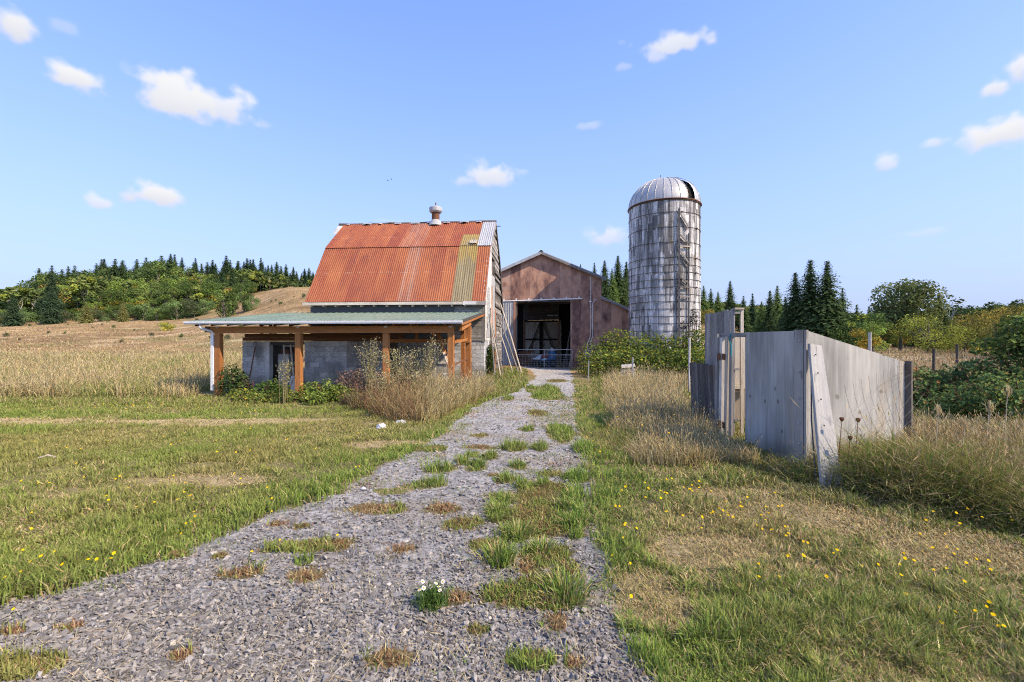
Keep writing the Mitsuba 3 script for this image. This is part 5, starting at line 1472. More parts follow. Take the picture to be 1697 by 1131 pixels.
def ground_pts(x, y):
    return np.stack([x, y, land(x, y) - .008], 1)


def tint(c, n, g, s=.2):
    return np.clip(np.asarray(c) * (1 + g.normal(0, s, (n, 1))) * (1 + g.normal(0, .05, (n, 3))), .01, .95)


TALL_C = [(1.45, 1.85, 2.3, 3.0, 3.6, 3.9), (6, 9, 12, 16, 22, 31)]     # left border of the tall grass right of the drive


def tall_right(x, y):
    return (x > np.interp(y, TALL_C[1], TALL_C[0]) + (fb(x, y, .8, 71) - .5) * .5) & (y > 6.2 - (x - 1.5) * .25)


# ---- lawn
g = np.random.default_rng(91)
lawn = Heap()
x, y = [], []
for n, a, b, p in ((210000, 2.0, 6.5, 1.6), (210000, 6.5, 12, 1.6), (140000, 12, 19, 1.5)):
    u, q = scatter(g, int(n * 1.25), -1.32, 1.32, a, b, p)
    x.append(u * q), y.append(q)
for sg in (-1, 1):                             # the lawn goes on beyond the frame
    u, q = scatter(g, 26000, 1.3, 2.3, 1.4, 5.5, 1.3)
    x.append(sg * u * q), y.append(q)
x, y = np.concatenate(x), np.concatenate(y)
gr = gravel(x, y)
dr_ = dryness(x, y)
pk, pd, pm = patch_kind(x, y, 'g'), patch_kind(x, y, 'd'), patch_kind(x, y, 'm')
keep = (g.random(len(x)) > gr * 1.25 + .12 * (dr_ > .8)) & ~((pd > .4) & (pk < .3)) & (g.random(len(x)) > .45 * pm) & ~((y > 16.2) & (x < -7)) & ~((y > 15.9) & (x < -1.2) & (x > -11))
x, y, dr_, pk, pm = x[keep], y[keep], dr_[keep], pk[keep], pm[keep]
n = len(x)
cl = fb(x, y, 2.2, 81) * .6 + fb(x, y, 7, 82, 2) * .4              # tufts
dist = np.hypot(x, y)
near_edge = np.exp(-np.minimum(np.abs(x - np.interp(y, DY, DXL)), np.abs(x - np.interp(y, RY, RX))) / .35)
right = sstep(.8, 2.5, x)
h = (.035 + .085 * sstep(.40, .64, cl) + .02 * near_edge + .03 * right + .05 * pk * sstep(.4, .6, cl)) * g.uniform(.6, 1.35, n) * np.clip(1.1 - .75 * dr_, .3, 1) * (1 - .5 * pm)
w = (.0042 + .0011 * dist) * g.uniform(.6, 1.3, n)
isdry = g.random(n) < (.12 + .72 * dr_ + .12 * right) * (1 - .65 * pk)
mixg = sstep(.35, .7, fb(x, y, .5, 84))[:, None]
cg = GREEN * (1 - mixg) + OLIVE * mixg
cg = cg * (1 - near_edge[:, None] * .6) + LUSH * near_edge[:, None] * .6
cg = cg * (1 - pk[:, None] * .5) + LUSH * pk[:, None] * .5
cg = cg * (.72 + .62 * fb(x, y, 4.2, 86, 3))[:, None]
c = np.where(isdry[:, None], tint(STRAW, n, g, .25), cg * (1 + g.normal(0, .22, (n, 1))))
c = np.clip(c, .01, .9)
lean = np.where(isdry, g.uniform(.5, .96, n), g.uniform(.1, .85, n))
az = g.uniform(0, 6.283, n)
nr = dist < 6.5
P_ = ground_pts(x, y)
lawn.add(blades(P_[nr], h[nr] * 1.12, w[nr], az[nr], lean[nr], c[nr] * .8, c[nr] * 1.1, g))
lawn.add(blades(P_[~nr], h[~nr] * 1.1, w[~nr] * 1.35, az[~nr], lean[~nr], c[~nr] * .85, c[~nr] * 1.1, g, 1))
u, q = scatter(g, 150000, -1.32, 1.32, 2.0, 15.5, 1.55)
x, y = u * q, q
k = (g.random(len(x)) < dryness(x, y) * 1.1 - .15) & (gravel(x, y) < .35)
x, y = x[k], y[k]
n = len(x)
c = np.where((g.random(n) < .2)[:, None], tint(OLIVE, n, g, .2), tint(STRAW * .92, n, g, .25))
lawn.add(blades(ground_pts(x, y) + [0, 0, .008], g.uniform(.03, .10, n), (.0035 + .0013 * np.hypot(x, y)) * g.uniform(.7, 1.3, n), g.uniform(0, 6.283, n), g.uniform(.75, .98, n), c * .9, c * 1.05, g, 1))
lawn.put('lawn', 'short patchy green and straw coloured lawn either side of the gravel drive', 'grass')

# ---- gravel stones
g = np.random.default_rng(92)
u, y = scatter(g, 98000, -1.3, 1.0, 2.0, 16, 2.1)
x = u * y
keep = (g.random(len(x)) < gravel(x, y) ** 1.5 * 1.05) & (x < 4)
x, y = x[keep], y[keep]
n = len(x)
import manifold3d
shards = []
for i in range(10):
    pts = g.normal(size=(7, 3))
    pts /= np.linalg.norm(pts, axis=1, keepdims=True)
    hull = trimesh.convex.convex_hull(pts * [1, .72, .48])
    shards.append((np.array(hull.vertices), np.array(hull.faces)))
size = np.clip(g.lognormal(math.log(.0118), .42, n), .006, .04) * (1 + .06 * np.maximum(y - 4, 0))
a, b1, b2 = g.uniform(0, 6.283, n), g.normal(0, .38, n), g.normal(0, .38, n)
ca, sa, cb, sb, cc_, sc_ = np.cos(a), np.sin(a), np.cos(b1), np.sin(b1), np.cos(b2), np.sin(b2)
M = np.einsum('nij,njk,nkl->nil', np.stack([ca, -sa, a * 0, sa, ca, a * 0, a * 0, a * 0, a * 0 + 1], 1).reshape(-1, 3, 3), np.stack([a * 0 + 1, a * 0, a * 0, a * 0, cb, -sb, a * 0, sb, cb], 1).reshape(-1, 3, 3),
              np.stack([cc_, a * 0, sc_, a * 0, a * 0 + 1, a * 0, -sc_, a * 0, cc_], 1).reshape(-1, 3, 3))
base = np.array([[.195, .190, .190], [.270, .262, .255], [.36, .35, .335], [.130, .128, .133], [.40, .375, .33], [.29, .255, .215]])
col = np.array([.89, .86, .82]) * base[g.choice(6, n, p=[.32, .27, .17, .14, .06, .04])] * (1 + g.normal(0, .16, (n, 1)))
st = Heap()
which = g.integers(0, 10, n)
zz = land(x, y) + size * .22 + g.uniform(0, .006, n)
for i, (hv, hf) in enumerate(shards):
    k = np.nonzero(which == i)[0]
    v = np.einsum('nij,vj->nvi', M[k] * size[k][:, None, None], hv) + np.stack([x[k], y[k], zz[k]], 1)[:, None]
    st.add((v.reshape(-1, 3), (hf[None] + np.arange(len(k))[:, None, None] * len(hv)).reshape(-1, 3), np.repeat(np.clip(col[k], .02, .8), len(hv), 0)))
st.put('gravel', 'sharp grey crushed stones covering the drive', 'gravel', 'tint')

# ---- red-brown mats and straw on the gravel
g = np.random.default_rng(93)
mats = Heap()
for X, Y, a, b, k in PATCH:
    if k == 'g':
        continue
    m = int(np.clip(5200 * a * b * 3.14 * min(1, (5 / Y) ** 1.2), 150, 3200))
    q = g.normal(0, .52, (m, 2))
    x, y = X + q[:, 0] * a, Y + q[:, 1] * b
    ro = np.hypot(*q.T)
    c = tint(RUSSET if k == 'd' else OLIVE * .95, m, g, .28)
    alt = g.random(m) < (.3 if k == 'd' else .35)
    c[alt] = tint(STRAW if k == 'd' else RUSSET, int(alt.sum()), g, .25)
    mats.add(blades(ground_pts(x, y), g.uniform(.02, .06, m) * np.clip(1.35 - ro * .5, .4, 1.3), .0035 + .0012 * Y, g.uniform(0, 6.28, m), g.uniform(.3, .95, m), c * .8, c * 1.1, g, 1 if Y > 5 else 2))
for _ in range(420):                           # small sprigs: thick along the middle strip and the edges, rare elsewhere
    Y = float(g.uniform(2.3, 14))
    l_, r_ = np.interp(Y, DY, DXL), np.interp(Y, RY, RX)
    X = float(g.choice([l_ + abs(g.normal(0, .3)), r_ - abs(g.normal(0, .22)), r_ - .62 + g.normal(0, .35), g.uniform(max(l_, -3.5), r_)], p=[.28, .22, .38, .12]))
    m = int(g.integers(12, 46))
    q = g.normal(0, .05 + .006 * Y, (m, 2))
    c = tint([RUSSET, OLIVE, STRAW, GREEN, LUSH][g.choice(5, p=[.16, .28, .26, .2, .1])], m, g, .25)
    mats.add(blades(ground_pts(X + q[:, 0], Y + q[:, 1]), g.uniform(.02, .08, m), .0032 + .0012 * Y, g.uniform(0, 6.28, m), g.uniform(.3, .96, m), c * .85, c * 1.1, g, 1))
m = 2600
u, y = scatter(g, m, -1.1, .3, 2.2, 7, 2)
x = u * y
k = gravel(x, y) > .6
x, y = x[k], y[k]
m = len(x)
c = tint(PALE, m, g, .2)
mats.add(blades(ground_pts(x, y) + [0, 0, .02], g.uniform(.05, .16, m), .004, g.uniform(0, 6.28, m), .97, c, c, g, 1))
mats.put('dry_mat', 'red brown dried weed mats and loose straw lying on the gravel', 'dry weeds')

# ---- single green tufts standing in the gravel
g = np.random.default_rng(94)
TG = 'green grass tufts in the gravel'
for i, (px, py, r, h) in enumerate(((827, 928, .17, .16), (938, 985, .19, .19), (858, 886, .17, .15), (899, 912, .12, .12), (826, 850, .13, .12), (838, 832, .12, .11), (868, 805, .12, .1), (836, 792, .13, .1), (790, 768, .16, .12), (766, 762, .12, .1), (855, 738, .2, .12), (893, 741, .14, .1), (811, 754, .14, .1),
                                   (858, 771, .12, .11), (900, 803, .14, .11), (953, 790, .16, .12), (940, 840, .17, .12), (955, 868, .17, .13))):
    X, Y = px_ground(px, py)
    m = int(330 if Y < 5 else 190)
    q = g.normal(0, .42, (m, 2)) * r
    az = np.arctan2(q[:, 1], q[:, 0]) + g.normal(0, .4, m)
    c = tint(GREEN * .5 + LUSH * .5, m, g, .22)
    k = g.random(m) < .28
    c[k] = tint(STRAW, int(k.sum()), g)
    P_ = ground_pts(X + q[:, 0], Y + q[:, 1])
    v, f, cl_ = blades(P_, h * .8 * g.uniform(.4, 1.4, m), .006 + .0006 * Y, az, np.clip(np.hypot(*q.T) / r * .7 + g.uniform(.05, .4, m), 0, .93), c * .75, c * 1.15, g)
    put(key('grass_tuft'), leafply(v, f, cl_, 'blade'), ('biggest bright green grass tuft in the gravel, left of the grassy strip' if i == 0 else 'bright green grass tuft nearest the viewer on the right side of the gravel' if i == 1 else 'bright green grass tuft growing in the gravel drive farther off'), 'grass tuft', None if i < 2 else TG)
# the flowering weed
X, Y = px_ground(716, 1000)
fw = thing('daisy_weed', 'small bright green weed with white daisies alone in the gravel', 'weed')
m = 420
q = g.normal(0, .42, (m, 2)) * [.11, .09]
c = tint((.12, .20, .05), m, g, .3)
part(fw, 'leaves', leafply(*blades(ground_pts(X + q[:, 0], Y + q[:, 1]), g.uniform(.05, .19, m), .0055, g.uniform(0, 6.28, m), g.uniform(.15, .9, m), c * .8, c * 1.1, g), 'blade'))


def flower(parent, p, r, tilt, white=True, centre=True):
    fl = key('flower', parent)
    d = np.array([tilt[0], tilt[1], 1.0])
    d /= np.linalg.norm(d)
    s = np.cross(d, [1, 0, .1])
    s /= np.linalg.norm(s)
    t = np.cross(d, s)
    mb = MB()
    for i in range(10):
        a, b = 6.283 * i / 10, .26
        e0, e1, e2 = (s * math.cos(a + o) + t * math.sin(a + o) for o in (-b, b, 0))
        mb.raw([p + e2 * r * .2, p + e0 * r * .85 + d * r * .12, p + e2 * r, p + e1 * r * .85 + d * r * .12], [(0, 1, 2), (0, 2, 3)])
    part(fl, 'petals', mb.ply('petal' if white else 'flower'))
    part(fl, 'centre', MB().sphere(p + d * r * .1, r * .32, 1).ply('flower'))


for i in range(8):
    flower(fw, np.array([X + g.normal(0, .07), Y + g.normal(0, .05), gz(X, Y) + g.uniform(.10, .165)]), .015, g.normal(0, .4, 2) + [0, -.5])

# ---- yellow flowers of the lawn
fm = MB()
for i in range(9):
    a, b = 6.283 * i / 9, .33
    fm.raw([(0, 0, 0), (math.cos(a - b) * .8, math.sin(a - b) * .8, .22), (math.cos(a), math.sin(a), .3), (math.cos(a + b) * .8, math.sin(a + b) * .8, .22)], [(0, 1, 2), (0, 2, 3)])
fm.sphere((0, 0, .1), (.35, .35, .2), 1)
head = fm.ply('flower')
sm = MB().tube([(0, 0, -1), (.03, 0, -.5), (0, 0, 0)], .05, 4).ply('pale_stem')
scene['m_pale_stem'] = P((.12, .16, .04), .8)
SPOT = [(0, 1010, 120, 50, 16), (120, 960, 160, 40, 14), (430, 915, 60, 20, 5), (300, 900, 300, 60, 16), (200, 800, 320, 60, 26), (420, 740, 260, 30, 16), (60, 730, 80, 40, 5), (330, 840, 200, 40, 12), (600, 790, 60, 25, 4), (1190, 860, 110, 45, 30), (1110, 825, 80, 25, 16), (1330, 960, 180, 50, 14), (1560, 950, 140, 50, 20),
        (1030, 880, 60, 60, 8), (1650, 1060, 50, 40, 6), (1600, 880, 90, 25, 10), (1280, 900, 60, 40, 6), (1050, 1050, 30, 60, 3), (1500, 1040, 100, 40, 6), (975, 740, 40, 30, 8), (1060, 715, 60, 40, 14), (740, 762, 60, 10, 4), (1130, 760, 60, 30, 10), (190, 664, 150, 10, 34), (420, 672, 120, 10, 12)]
for cx, cy, wx, wy, m in SPOT:
    for _ in range(m):
        px, py = cx + g.normal(0, .5) * wx, cy + g.normal(0, .5) * wy
        if py < 640 or py > 1180:
            continue
        X, Y = px_ground(px, py)
        if gravel(X, Y) > .6:
            continue
        r = g.uniform(.008, .0125) * (1 + .03 * Y)
        z = gz(X, Y) + g.uniform(.06, .16) + (.25 if tall_right(np.array(X), np.array(Y)) else 0)
        t = thing('yellow_flower', 'small yellow hawkbit flower dotted over the grass', 'flower', 'yellow flowers dotted over the grass')
        part(t, 'head', {**head, 'to_world': T().translate([X, Y, z]).rotate([1, 0, 0], float(g.uniform(5, 45))).rotate([0, 1, 0], float(g.normal(0, 15))).scale(r)})
        if Y < 8:
            hgt = z - gz(X, Y)
            part(t, 'stem', {**sm, 'to_world': T().translate([X, Y, z]).scale([.03, .03, hgt])})

# ---- tall dry grasses
g = np.random.default_rng(95)


def tall(heap, x, y, hgt, cols, probs, lean=(.05, .9), w=.003, seedp=.22, wind=None, low=None, seedcol=(.50, .39, .22), k_w=.00095):
    n = len(x)
    c = np.array(cols)[g.choice(len(cols), n, p=probs)]
    c = tint(c, n, g, .18)
    hh = hgt * g.uniform(.55, 1.2, n)
    az = g.uniform(0, 6.283, n) if wind is None else g.normal(wind[0], wind[1], n)
    le = g.uniform(*lean, n)
    wd = (w + k_w * np.hypot(x, y)) * g.uniform(.6, 1.3, n)
    s = g.random(n) < seedp
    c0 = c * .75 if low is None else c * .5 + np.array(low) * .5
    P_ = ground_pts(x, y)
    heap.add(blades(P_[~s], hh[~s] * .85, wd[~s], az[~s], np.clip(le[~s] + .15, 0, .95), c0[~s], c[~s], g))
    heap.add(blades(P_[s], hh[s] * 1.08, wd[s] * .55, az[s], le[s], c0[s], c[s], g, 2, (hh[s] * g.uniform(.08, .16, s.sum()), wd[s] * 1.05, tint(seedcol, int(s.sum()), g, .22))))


meadow = Heap()
u, y = scatter(g, 56000, -1.42, -.50, 15.6, 52, 1.75)
x = u * y + g.normal(0, .2, len(y))
edge = fb(x, y, .55, 61)
k = (y > 15.4 + 1.5 * edge) & ~((x > -11.6) & (y > 15.3) & (y < 30)) & ~((x > -13) & (y > 17) & (y < 31) & (x > -12.3))
x, y = x[k], y[k]
hm = .35 + .85 * fb(x, y, .6, 62)
gr_ = fb(x, y, .45, 63) < .47
tall(meadow, x[~gr_], y[~gr_], hm[~gr_], [STRAW, PALE, RUSSET, OLIVE], [.34, .44, .12, .10], low=OLIVE)
tall(meadow, x[gr_], y[gr_], hm[gr_] * .85, [OLIVE, GREEN, STRAW, PALE], [.32, .22, .28, .18], low=GREEN)
# low green and flowering fringe of the meadow
u, y = scatter(g, 9000, -1.42, -.55, 14.2, 17.0, 1.2)
x = u * y
tall(meadow, x, y, .12 + .2 * fb(x, y, .9, 64), [GREEN, OLIVE, STRAW], [.45, .3, .25], seedp=.1)
# beyond the meadow: sparse tussocks over the mown field, left and right
u, y = scatter(g, 16000, -1.45, -.38, 46, 135, 1.6)
x = u * y
tall(meadow, x, y, .16 + .34 * fb(x, y, .15, 65), [STRAW, PALE, RUSSET, OLIVE], [.4, .25, .2, .15], w=.02)
u, y = scatter(g, 15000, .62, 1.35, 13, 110, 1.4)
x = u * y
tall(meadow, x, y, .35 + .5 * fb(x, y, .2, 66), [STRAW, PALE, RUSSET, OLIVE], [.4, .3, .2, .1], w=.006)
meadow.put('meadow_grass', 'tall dry meadow grass filling the fields', 'grass')

# tall grass right of the drive
side = Heap()
u, y = scatter(g, 46000, .12, .62, 6.0, 30, 1.5)
x = u * y
k = tall_right(x, y) & (x < np.interp(y, [6, 9.6, 14, 22, 30], [3.3, 3.62, 5.2, 9.0, 9.5]))
x, y = x[k], y[k]
hs = 1.15 * (.1 + .6 * fb(x, y, .9, 72) + .55 * (fb(x, y, 2.6, 172) - .3)) * np.interp(y, [6, 8, 14, 30], [.6, .95, 1.05, .85]) * (.45 + .55 * sstep(0, .7, x - np.interp(y, TALL_C[1], TALL_C[0])))
gq_ = fb(x, y, .8, 73) + .35 * np.exp(-(x - np.interp(y, TALL_C[1], TALL_C[0])) / .5) - .08
gr_ = gq_ > .58
tall(side, x[~gr_], y[~gr_], hs[~gr_], [PALE, STRAW, RUSSET, OLIVE], [.40, .42, .10, .08], lean=(.05, .6), low=OLIVE)
tall(side, x[gr_], y[gr_], hs[gr_] * .75, [OLIVE, LUSH, GREEN, STRAW], [.34, .18, .22, .26], lean=(.1, .7), seedp=.25, low=GREEN)
side.put('side_grass', 'tall straw coloured grass and weeds along the right side of the drive', 'grass')

# dry weeds in front of the lean-to
front = Heap()
u, y = scatter(g, 26000, -.52, -.02, 9.6, 16.2, .9)
x = u * y
cxx = np.interp(y, [9.6, 11, 13, 16], [-2.0, -2.15, -2.35, -2.4])
wl, wr = np.interp(y, [9.6, 11, 13, 16], [.25, 1.1, 2.2, 3.0]), np.interp(y, [9.6, 11, 13, 16], [.3, .8, 1.45, 1.6])
e = np.where(x < cxx, (cxx - x) / wl, (x - cxx) / wr) + (fb(x, y, 1.1, 74) - .5) * .9
k = e < 1
x, y, e, cxx = x[k], y[k], e[k], cxx[k]
hf = 1.18 * (.3 + .5 * fb(x, y, 1.2, 75) + .75 * (fb(x, y, 3.0, 175) - .25)) * np.interp(y, [9.6, 11, 13, 16], [.55, .95, 1.15, .8]) * (1.1 - .45 * np.clip(e, 0, 1))
left = fb(x, y, .7, 76) + (cxx - x) * .15 > .5
tall(front, x[left], y[left], hf[left] * .95, [RUSSET, np.array([.29, .19, .10]), STRAW, OLIVE], [.34, .30, .24, .12], lean=(.1, .7), low=(.12, .09, .04), seedcol=(.33, .22, .12))
tall(front, x[~left], y[~left], hf[~left], [STRAW, PALE, np.array([.30, .2, .08]), OLIVE], [.40, .27, .2, .13], lean=(.1, .75), wind=(.3, 1.1), low=OLIVE)
u, y = scatter(g, 7000, -.10, .035, 13.5, 27, 1.2)
x = u * y
k = (x < np.interp(y, DY, DXL) - .1) & (x > np.interp(y, [13.5, 20, 27], [-1.6, -1.4, -.6]))
x, y = x[k], y[k]
tall(front, x, y, .2 + .45 * sstep(.5, .75, fb(x, y, .9, 77)) * np.interp(x - np.interp(y, DY, DXL), [-1.4, -.4], [1.2, .35]), [LUSH, GREEN, OLIVE, STRAW], [.33, .22, .15, .30], seedp=.2)
front.put('weed_thicket', 'thicket of brown dried weeds and straw grass before the lean-to', 'dry weeds')

# long grass at the right, before and beside the pen
near = Heap()
u, y = scatter(g, 52000, .42, 1.45, 3.6, 8.6, 1.3)
x = u * y
bl = np.interp(y, [3.6, 4.4, 5.0, 5.6, 6.2, 7.2, 8.6], [4.4, 3.75, 3.1, 2.6, 2.25, 2.0, 1.9])
inside = ((x > 3.2) & (x < 3.85) & (y > 4.3) & (y < 5.25) & (g.random(len(x)) < .75)) | (x > 3.62) & (y > 5.95 + (x - 3.84) * .53) & (x < 6.3)
k = (x > bl + (fb(x, y, .9, 85) - .5) * .8) & ~inside & ~((x > 3.5) & (y > 7.3) & (x < 4.4))
x, y = x[k], y[k]
prof = np.clip((x - np.interp(y, [3.6, 4.4, 5.0, 5.6, 6.2, 7.2, 8.6], [4.4, 3.75, 3.1, 2.6, 2.25, 2.0, 1.9])) / .9, .12, 1)
hh = (.08 + .36 * fb(x, y, .9, 86) + .42 * (fb(x, y, 2.6, 186) - .2)) * np.interp(y, [4, 5.5, 7, 8.6], [1.15, 1, .7, .55]) * prof * np.where(x < 3.6, .75, 1.0) * np.where((x < 4.2) & (y > 5.2), .72, 1) + .06 * sstep(5.0, 6.5, x) * prof + .22 * np.exp(-((x - 4.6) / .9) ** 2 - ((y - 5.1) / .6) ** 2)
gq_ = fb(x, y, .75, 87) - .12 * sstep(4.6, 6.2, x) + .1 * (x < 4.8)
gr_ = gq_ > .43
tall(near, x[gr_], y[gr_], hh[gr_] * 1.45, [OLIVE, GREEN, LUSH, STRAW, PALE], [.36, .22, .12, .18, .12], lean=(.4, .96), wind=(-2.3, .95), seedp=.08, w=.0045, low=(.06, .07, .02))
tall(near, x[~gr_], y[~gr_], hh[~gr_] * 1.3, [STRAW, PALE, RUSSET, OLIVE], [.28, .20, .30, .22], lean=(.1, .9), seedp=.2, w=.0035, low=(.11, .09, .04))
near.put('long_grass', 'long green and straw grass drooping around the plywood pen', 'grass')

# ---- brambles
def bramble(name, label, cat, blobs, n, leaf, cols, probs, seed, stems=40, stemcol=(.12, .05, .04), reach=.35, kind=None, group=None):
    g = np.random.default_rng(seed)
    b = np.array([q[:6] for q in blobs], float)
    wt = b[:, 3] * b[:, 5] + b[:, 3] * b[:, 4] * .5
    wh = g.choice(len(b), n, p=wt / wt.sum())
    d = g.normal(size=(n, 3))
    d /= np.linalg.norm(d, axis=1, keepdims=True)
    r = np.where(g.random(n) < .7, g.uniform(.82, 1.1, n), g.uniform(.4, .9, n))
    P_ = b[wh, :3] + d * r[:, None] * b[wh, 3:6]
    P_ += d * ((meshkit.fbm(P_ * 2.0 + seed, 3, seed) - .5) * reach)[:, None]
    zg = land(P_[:, 0], P_[:, 1])
    k = (P_[:, 2] > zg + .04) & (meshkit.noise(P_ * 5.5 + seed, seed + 2) > .25)
    P_, d = P_[k], d[k]
    n = len(P_)
    cl = meshkit.fbm(P_ * 1.7 + 9, 3, seed + 5)
    c = np.array(cols)[g.choice(len(cols), n, p=probs)]
    c = np.clip(c * (.55 + .9 * cl[:, None]) * (1 + g.normal(0, .2, (n, 1))), .008, .9)
    t = thing(name, label, cat, group)
    part(t, 'leaves', leafply(*cards(P_, leaf * g.uniform(.55, 1.35, n), d * .6 + g.normal(0, .5, (n, 3)) + [0, -.1, .6], g, c, 1.45)))
    st = MB()
    for i in range(stems):
        q = b[g.integers(len(b))]
        a = g.uniform(0, 6.283)
        p0 = q[:3] + np.array([math.cos(a) * q[3] * .5, math.sin(a) * q[4] * .5, 0])
        p0[2] = gz(p0[0], p0[1]) - .03
        p1 = q[:3] + np.array([math.cos(a) * q[3] * g.uniform(.6, 1.15), math.sin(a) * q[4] * g.uniform(.6, 1.15), q[5] * g.uniform(.2, 1.05)])
        p1[2] = max(p1[2], p0[2] + .15)
        mid = (p0 + p1) / 2 + [0, 0, .25 * q[5]]
        st.tube([p0, mid, p1, p1 + (p1 - mid) * [.5, .5, .08] - [0, 0, .10 * q[5]]], [.009, .008, .006, .003], 4, c=np.array(stemcol) * g.uniform(.6, 1.5))
    part(t, 'stems', st.ply('tint', smooth=True, color=True), kind='stuff')
    return t


BR = [(.11, .165, .04), (.18, .24, .05), (.30, .33, .06), (.06, .10, .03), (.45, .36, .06)]
bl = []
g = np.random.default_rng(7)
for px, yt, Y, rx in ((985, 568, 23.5, .9), (1010, 552, 24, .9), (1030, 548, 23.5, .9), (1050, 556, 22.5, 1.0), (1075, 552, 22.5, 1.0), (1100, 556, 22, 1.0), (1125, 557, 21.5, 1.0), (1150, 552, 21, 1.0), (1170, 545, 21, 1.0), (1000, 582, 21.5, .9), (1035, 580, 20.5, 1.0), (1070, 578, 20, 1.0), (1105, 580, 19.5, 1.0), (1140, 578, 19, .9), (1165, 575, 18.5, .8)):
    top = EYE + (565.5 - yt) / FL * Y
    rz = (top + .2) * .56
    bl.append((at(px, Y), Y, top - rz, rx, .9, rz))
bramble('bramble', 'big mound of yellow green brambles at the foot of the silo', 'brambles', bl, 24000, .085, BR, [.3, .3, .2, .12, .08], 301, 60, reach=.7)
bl = []
for px, yt, Y, rx in ((1515, 606, 11.5, .6), (1545, 613, 11.5, .7), (1580, 612, 11.5, .8), (1615, 604, 11.5, .8), (1650, 596, 11.0, .8), (1690, 584, 10.5, .9), (1740, 578, 10.2, 1.0), (1600, 640, 10.0, .8), (1650, 628, 9.6, .8), (1700, 620, 9.2, .9)):
    top = EYE + (565.5 - yt) / FL * Y
    rz = (top + .1) * .54
    bl.append((at(px, Y), Y, top - rz, rx, .7, rz))
bramble('bramble', 'dark green bramble thicket along the wire fence right of the pen', 'brambles', bl, 17000, .062, [(.14, .21, .07), (.20, .28, .085), (.30, .34, .10), (.07, .12, .05), (.45, .22, .08)], [.4, .27, .14, .15, .04], 302, 150, (.16, .07, .055), .6)
bl = []
for px, yc, Y, rx, rz in ((1700, 548, 10.5, .4, .38), (1745, 540, 10.5, .5, .45), (1710, 575, 10.2, .5, .4), (1675, 568, 10.8, .35, .28), (1755, 560, 10.4, .5, .6), (1650, 575, 10.9, .25, .2), (1690, 540, 10.6, .28, .24)):
    bl.append((at(px, Y), Y, EYE + (565.5 - yc) / FL * Y, rx, .5, rz))
bramble('elder_shrub', 'tall leafy shrub at the right edge rising above the brambles', 'shrub', bl, 3600, .07, [(.13, .20, .06), (.20, .27, .07), (.30, .33, .08), (.07, .11, .04)], [.35, .35, .15, .15], 303, 30, (.16, .12, .09), .5)
def low_blobs(rows):
    return [(at(px, Y), Y, gz(at(px, Y), Y) + hgt * .42, rx, .45, hgt * .6) for px, Y, rx, hgt in rows]


bramble('leafy_weed', 'dark leafy weed against the left end of the block room', 'weed', low_blobs([(395, 16.4, .3, 1.0), (382, 16.6, .28, 1.2), (408, 16.3, .25, .6)]), 1100, .08, [(.05, .085, .03), (.085, .14, .04), (.17, .16, .07)], [.5, .35, .15], 311, 22)
bramble('leafy_weed', 'dark green weed in front of the doorway of the block room', 'weed', low_blobs([(450, 16.2, .35, .6), (466, 16.1, .3, .5), (436, 16.0, .3, .5)]), 1300, .075, [(.06, .11, .03), (.10, .16, .04), (.16, .23, .05)], [.45, .35, .2], 312, 22)
bramble('leafy_weed', 'bright yellow green leafy weeds right of the second post', 'weed', low_blobs([(512, 15.2, .35, .6), (535, 15.3, .45, .7), (560, 15.3, .45, .55), (580, 15.4, .4, .45), (520, 14.6, .4, .4)]), 3200, .065, [(.13, .20, .045), (.23, .29, .06), (.34, .36, .08), (.07, .11, .035)], [.36, .34, .15, .15], 313, 40)
bramble('leafy_weed', 'low yellow flowering weeds between the first two posts', 'weed', low_blobs([(400, 15.2, .5, .4), (425, 15.0, .5, .33), (455, 14.9, .5, .33), (482, 15.1, .4, .33)]), 2200, .055, [(.13, .19, .05), (.22, .25, .06), (.5, .42, .05)], [.5, .4, .1], 314, 30)
bramble('leafy_weed', 'purplish brown dried shrub between second and third post', 'weed', low_blobs([(578, 15.8, .4, 1.0), (600, 15.7, .45, 1.05), (622, 15.6, .35, .9)]), 2300, .05, [(.18, .12, .11), (.28, .19, .155), (.19, .18, .085)], [.45, .35, .2], 315, 70, (.15, .09, .08))
bramble('ivy', 'dark ivy climbing the lower barn gable beside the leaning poles', 'ivy', [tuple(FB(.12, q, z)) + (.16, .5, .55) for q, z in ((.7, .5), (1.0, 1.0), (1.5, .6), (2.0, 1.0), (1.2, .2))], 1500, .07, [(.03, .055, .018), (.06, .09, .02)], [.6, .4], 316, 14)
bramble('creeper', 'thin dark creeper sprays climbing the right side of the silo', 'creeper', [tuple(silo_at(px, z, .1)) + (.22, .1, .26) for px, z in ((1148, 3.3), (1146, 2.9), (1153, 2.7), (1133, 2.6), (1150, 2.2), (1135, 2.0), (1136, 1.5), (1146, 1.3), (1128, 1.2))], 520, .06, [(.03, .04, .018), (.05, .06, .022)], [.6, .4], 317, 20)

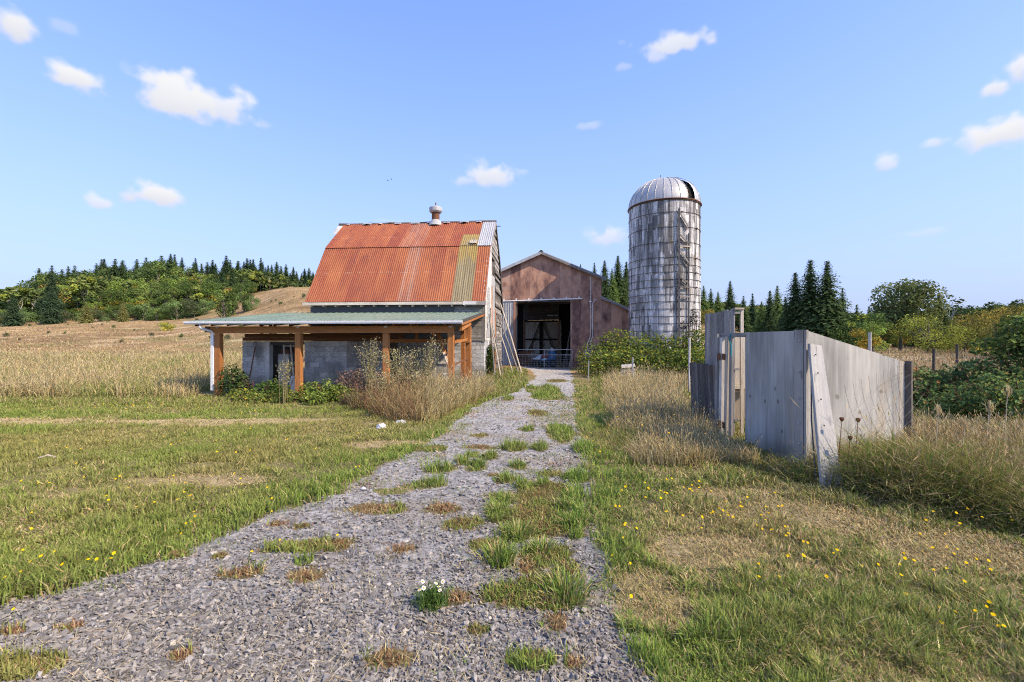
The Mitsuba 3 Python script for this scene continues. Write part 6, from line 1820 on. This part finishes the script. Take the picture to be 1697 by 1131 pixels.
# ---- tall seeding weeds
g = np.random.default_rng(96)
for i, (px, py_top, Y, wd, nst, lab) in enumerate(((470, 588, 14.6, .28, 12, 'slim tall seeding weed in front of the dark doorway'), (612, 556, 13.6, .42, 18, 'tall pale seeding weed left of the third post'), (716, 550, 13.6, .40, 16, 'tall pale seeding weed leaning before the small window'), (663, 575, 13.8, .75, 40, 'broad bushy seeding weed around the third post'),
                                                  (690, 612, 13.2, .5, 20, 'lower seeding weed between third post and window'), (640, 610, 13.0, .5, 20, 'lower seeding weed at the foot of the third post'))):
    x0 = at(px - (14 if i == 2 else 0), Y)
    z0 = gz(x0, Y)
    H = EYE + (565.5 - py_top) / FL * Y - z0
    t = thing('seeding_weed', lab, 'weed')
    st, Vs, Fs, Cs, nn = MB(), [], [], [], 0
    for s in range(nst):
        a, rr = g.uniform(0, 6.283), wd * g.uniform(.1, 1) ** .7
        tipx = x0 + math.cos(a) * rr + (.28 if i == 2 else 0)
        tip = np.array([tipx, Y + math.sin(a) * rr * .7, z0 + H * g.uniform(.72, 1.0)])
        b0 = np.array([x0 + g.normal(0, .06), Y + g.normal(0, .06), z0 - .02])
        mid = b0 * .45 + tip * .55 + [-(tip[0] - b0[0]) * .25, 0, .05]
        tt = np.linspace(0, 1, 7)[:, None]
        path = b0 * (1 - tt) ** 2 + 2 * mid * tt * (1 - tt) + tip * tt ** 2
        st.tube(path, np.linspace(.010, .003, 7), 4, c=np.array([.23, .20, .10]) * g.uniform(.7, 1.2))
        m = 36
        q = g.uniform(.45, 1.0, m)[:, None]
        Pp = b0 * (1 - q) ** 2 + 2 * mid * q * (1 - q) + tip * q ** 2 + g.normal(0, .055, (m, 3)) * [1, 1, .7]
        v, f, c = cards(Pp, g.uniform(.016, .038, m), g.normal(size=(m, 3)) + [0, 0, .4], g, tint([(.44, .40, .21), (.54, .46, .27), (.33, .32, .15)][s % 3], m, g, .22), 1.7)
        Vs.append(v), Fs.append(f + nn), Cs.append(c)
        nn += len(v)
    part(t, 'stems', st.ply('tint', smooth=True, color=True))
    part(t, 'seed_heads', leafply(np.vstack(Vs), np.vstack(Fs), np.vstack(Cs)), kind='stuff')
# dry umbel stalks before the lit panel and among the right-hand grass
for i, (px, py, Y) in enumerate(((1395, 697, 5.3), (1422, 698, 5.4), (1409, 728, 5.2), (1556, 670, 6.0), (1600, 690, 5.6), (1640, 665, 6.2), (1520, 700, 5.7), (1670, 640, 6.4))):
    x = at(px, Y)
    z = EYE + (565.5 - py) / FL * Y
    t = thing('dry_umbel', ('upper left of the three' if i == 0 else 'upper right of the three' if i == 1 else 'lowest of the three') + ' dried brown seed heads before the lit plywood panel' if i < 3 else 'tall pale dried stalk standing out of the long grass at the right', 'dry stalk', None if i < 3 else 'tall dried stalks at the right')
    part(t, 'stalk', MB().tube([(x - .05, Y, gz(x, Y)), (x - .03, Y, (z + gz(x, Y)) / 2), (x, Y, z)], [.007, .005, .003], 5).ply('old_timber' if i < 3 else 'pale_wood'))
    if i < 3:
        part(t, 'seed_head', mply(lathe([(0, z - .02), (.012, z - .01), (.026, z + .02), (.02, z + .035), (0, z + .03)], 10, x, Y), 'old_timber', smooth=30))
    else:
        part(t, 'seed_head', leafply(*blades(np.tile([x, Y, z - .12], (40, 1)) + g.normal(0, .02, (40, 3)) + [0, 0, .0], g.uniform(.05, .16, 40), .008, g.uniform(0, 6.28, 40), g.uniform(.2, .7, 40), tint(STRAW, 40, g), tint(PALE, 40, g), g), 'blade'))
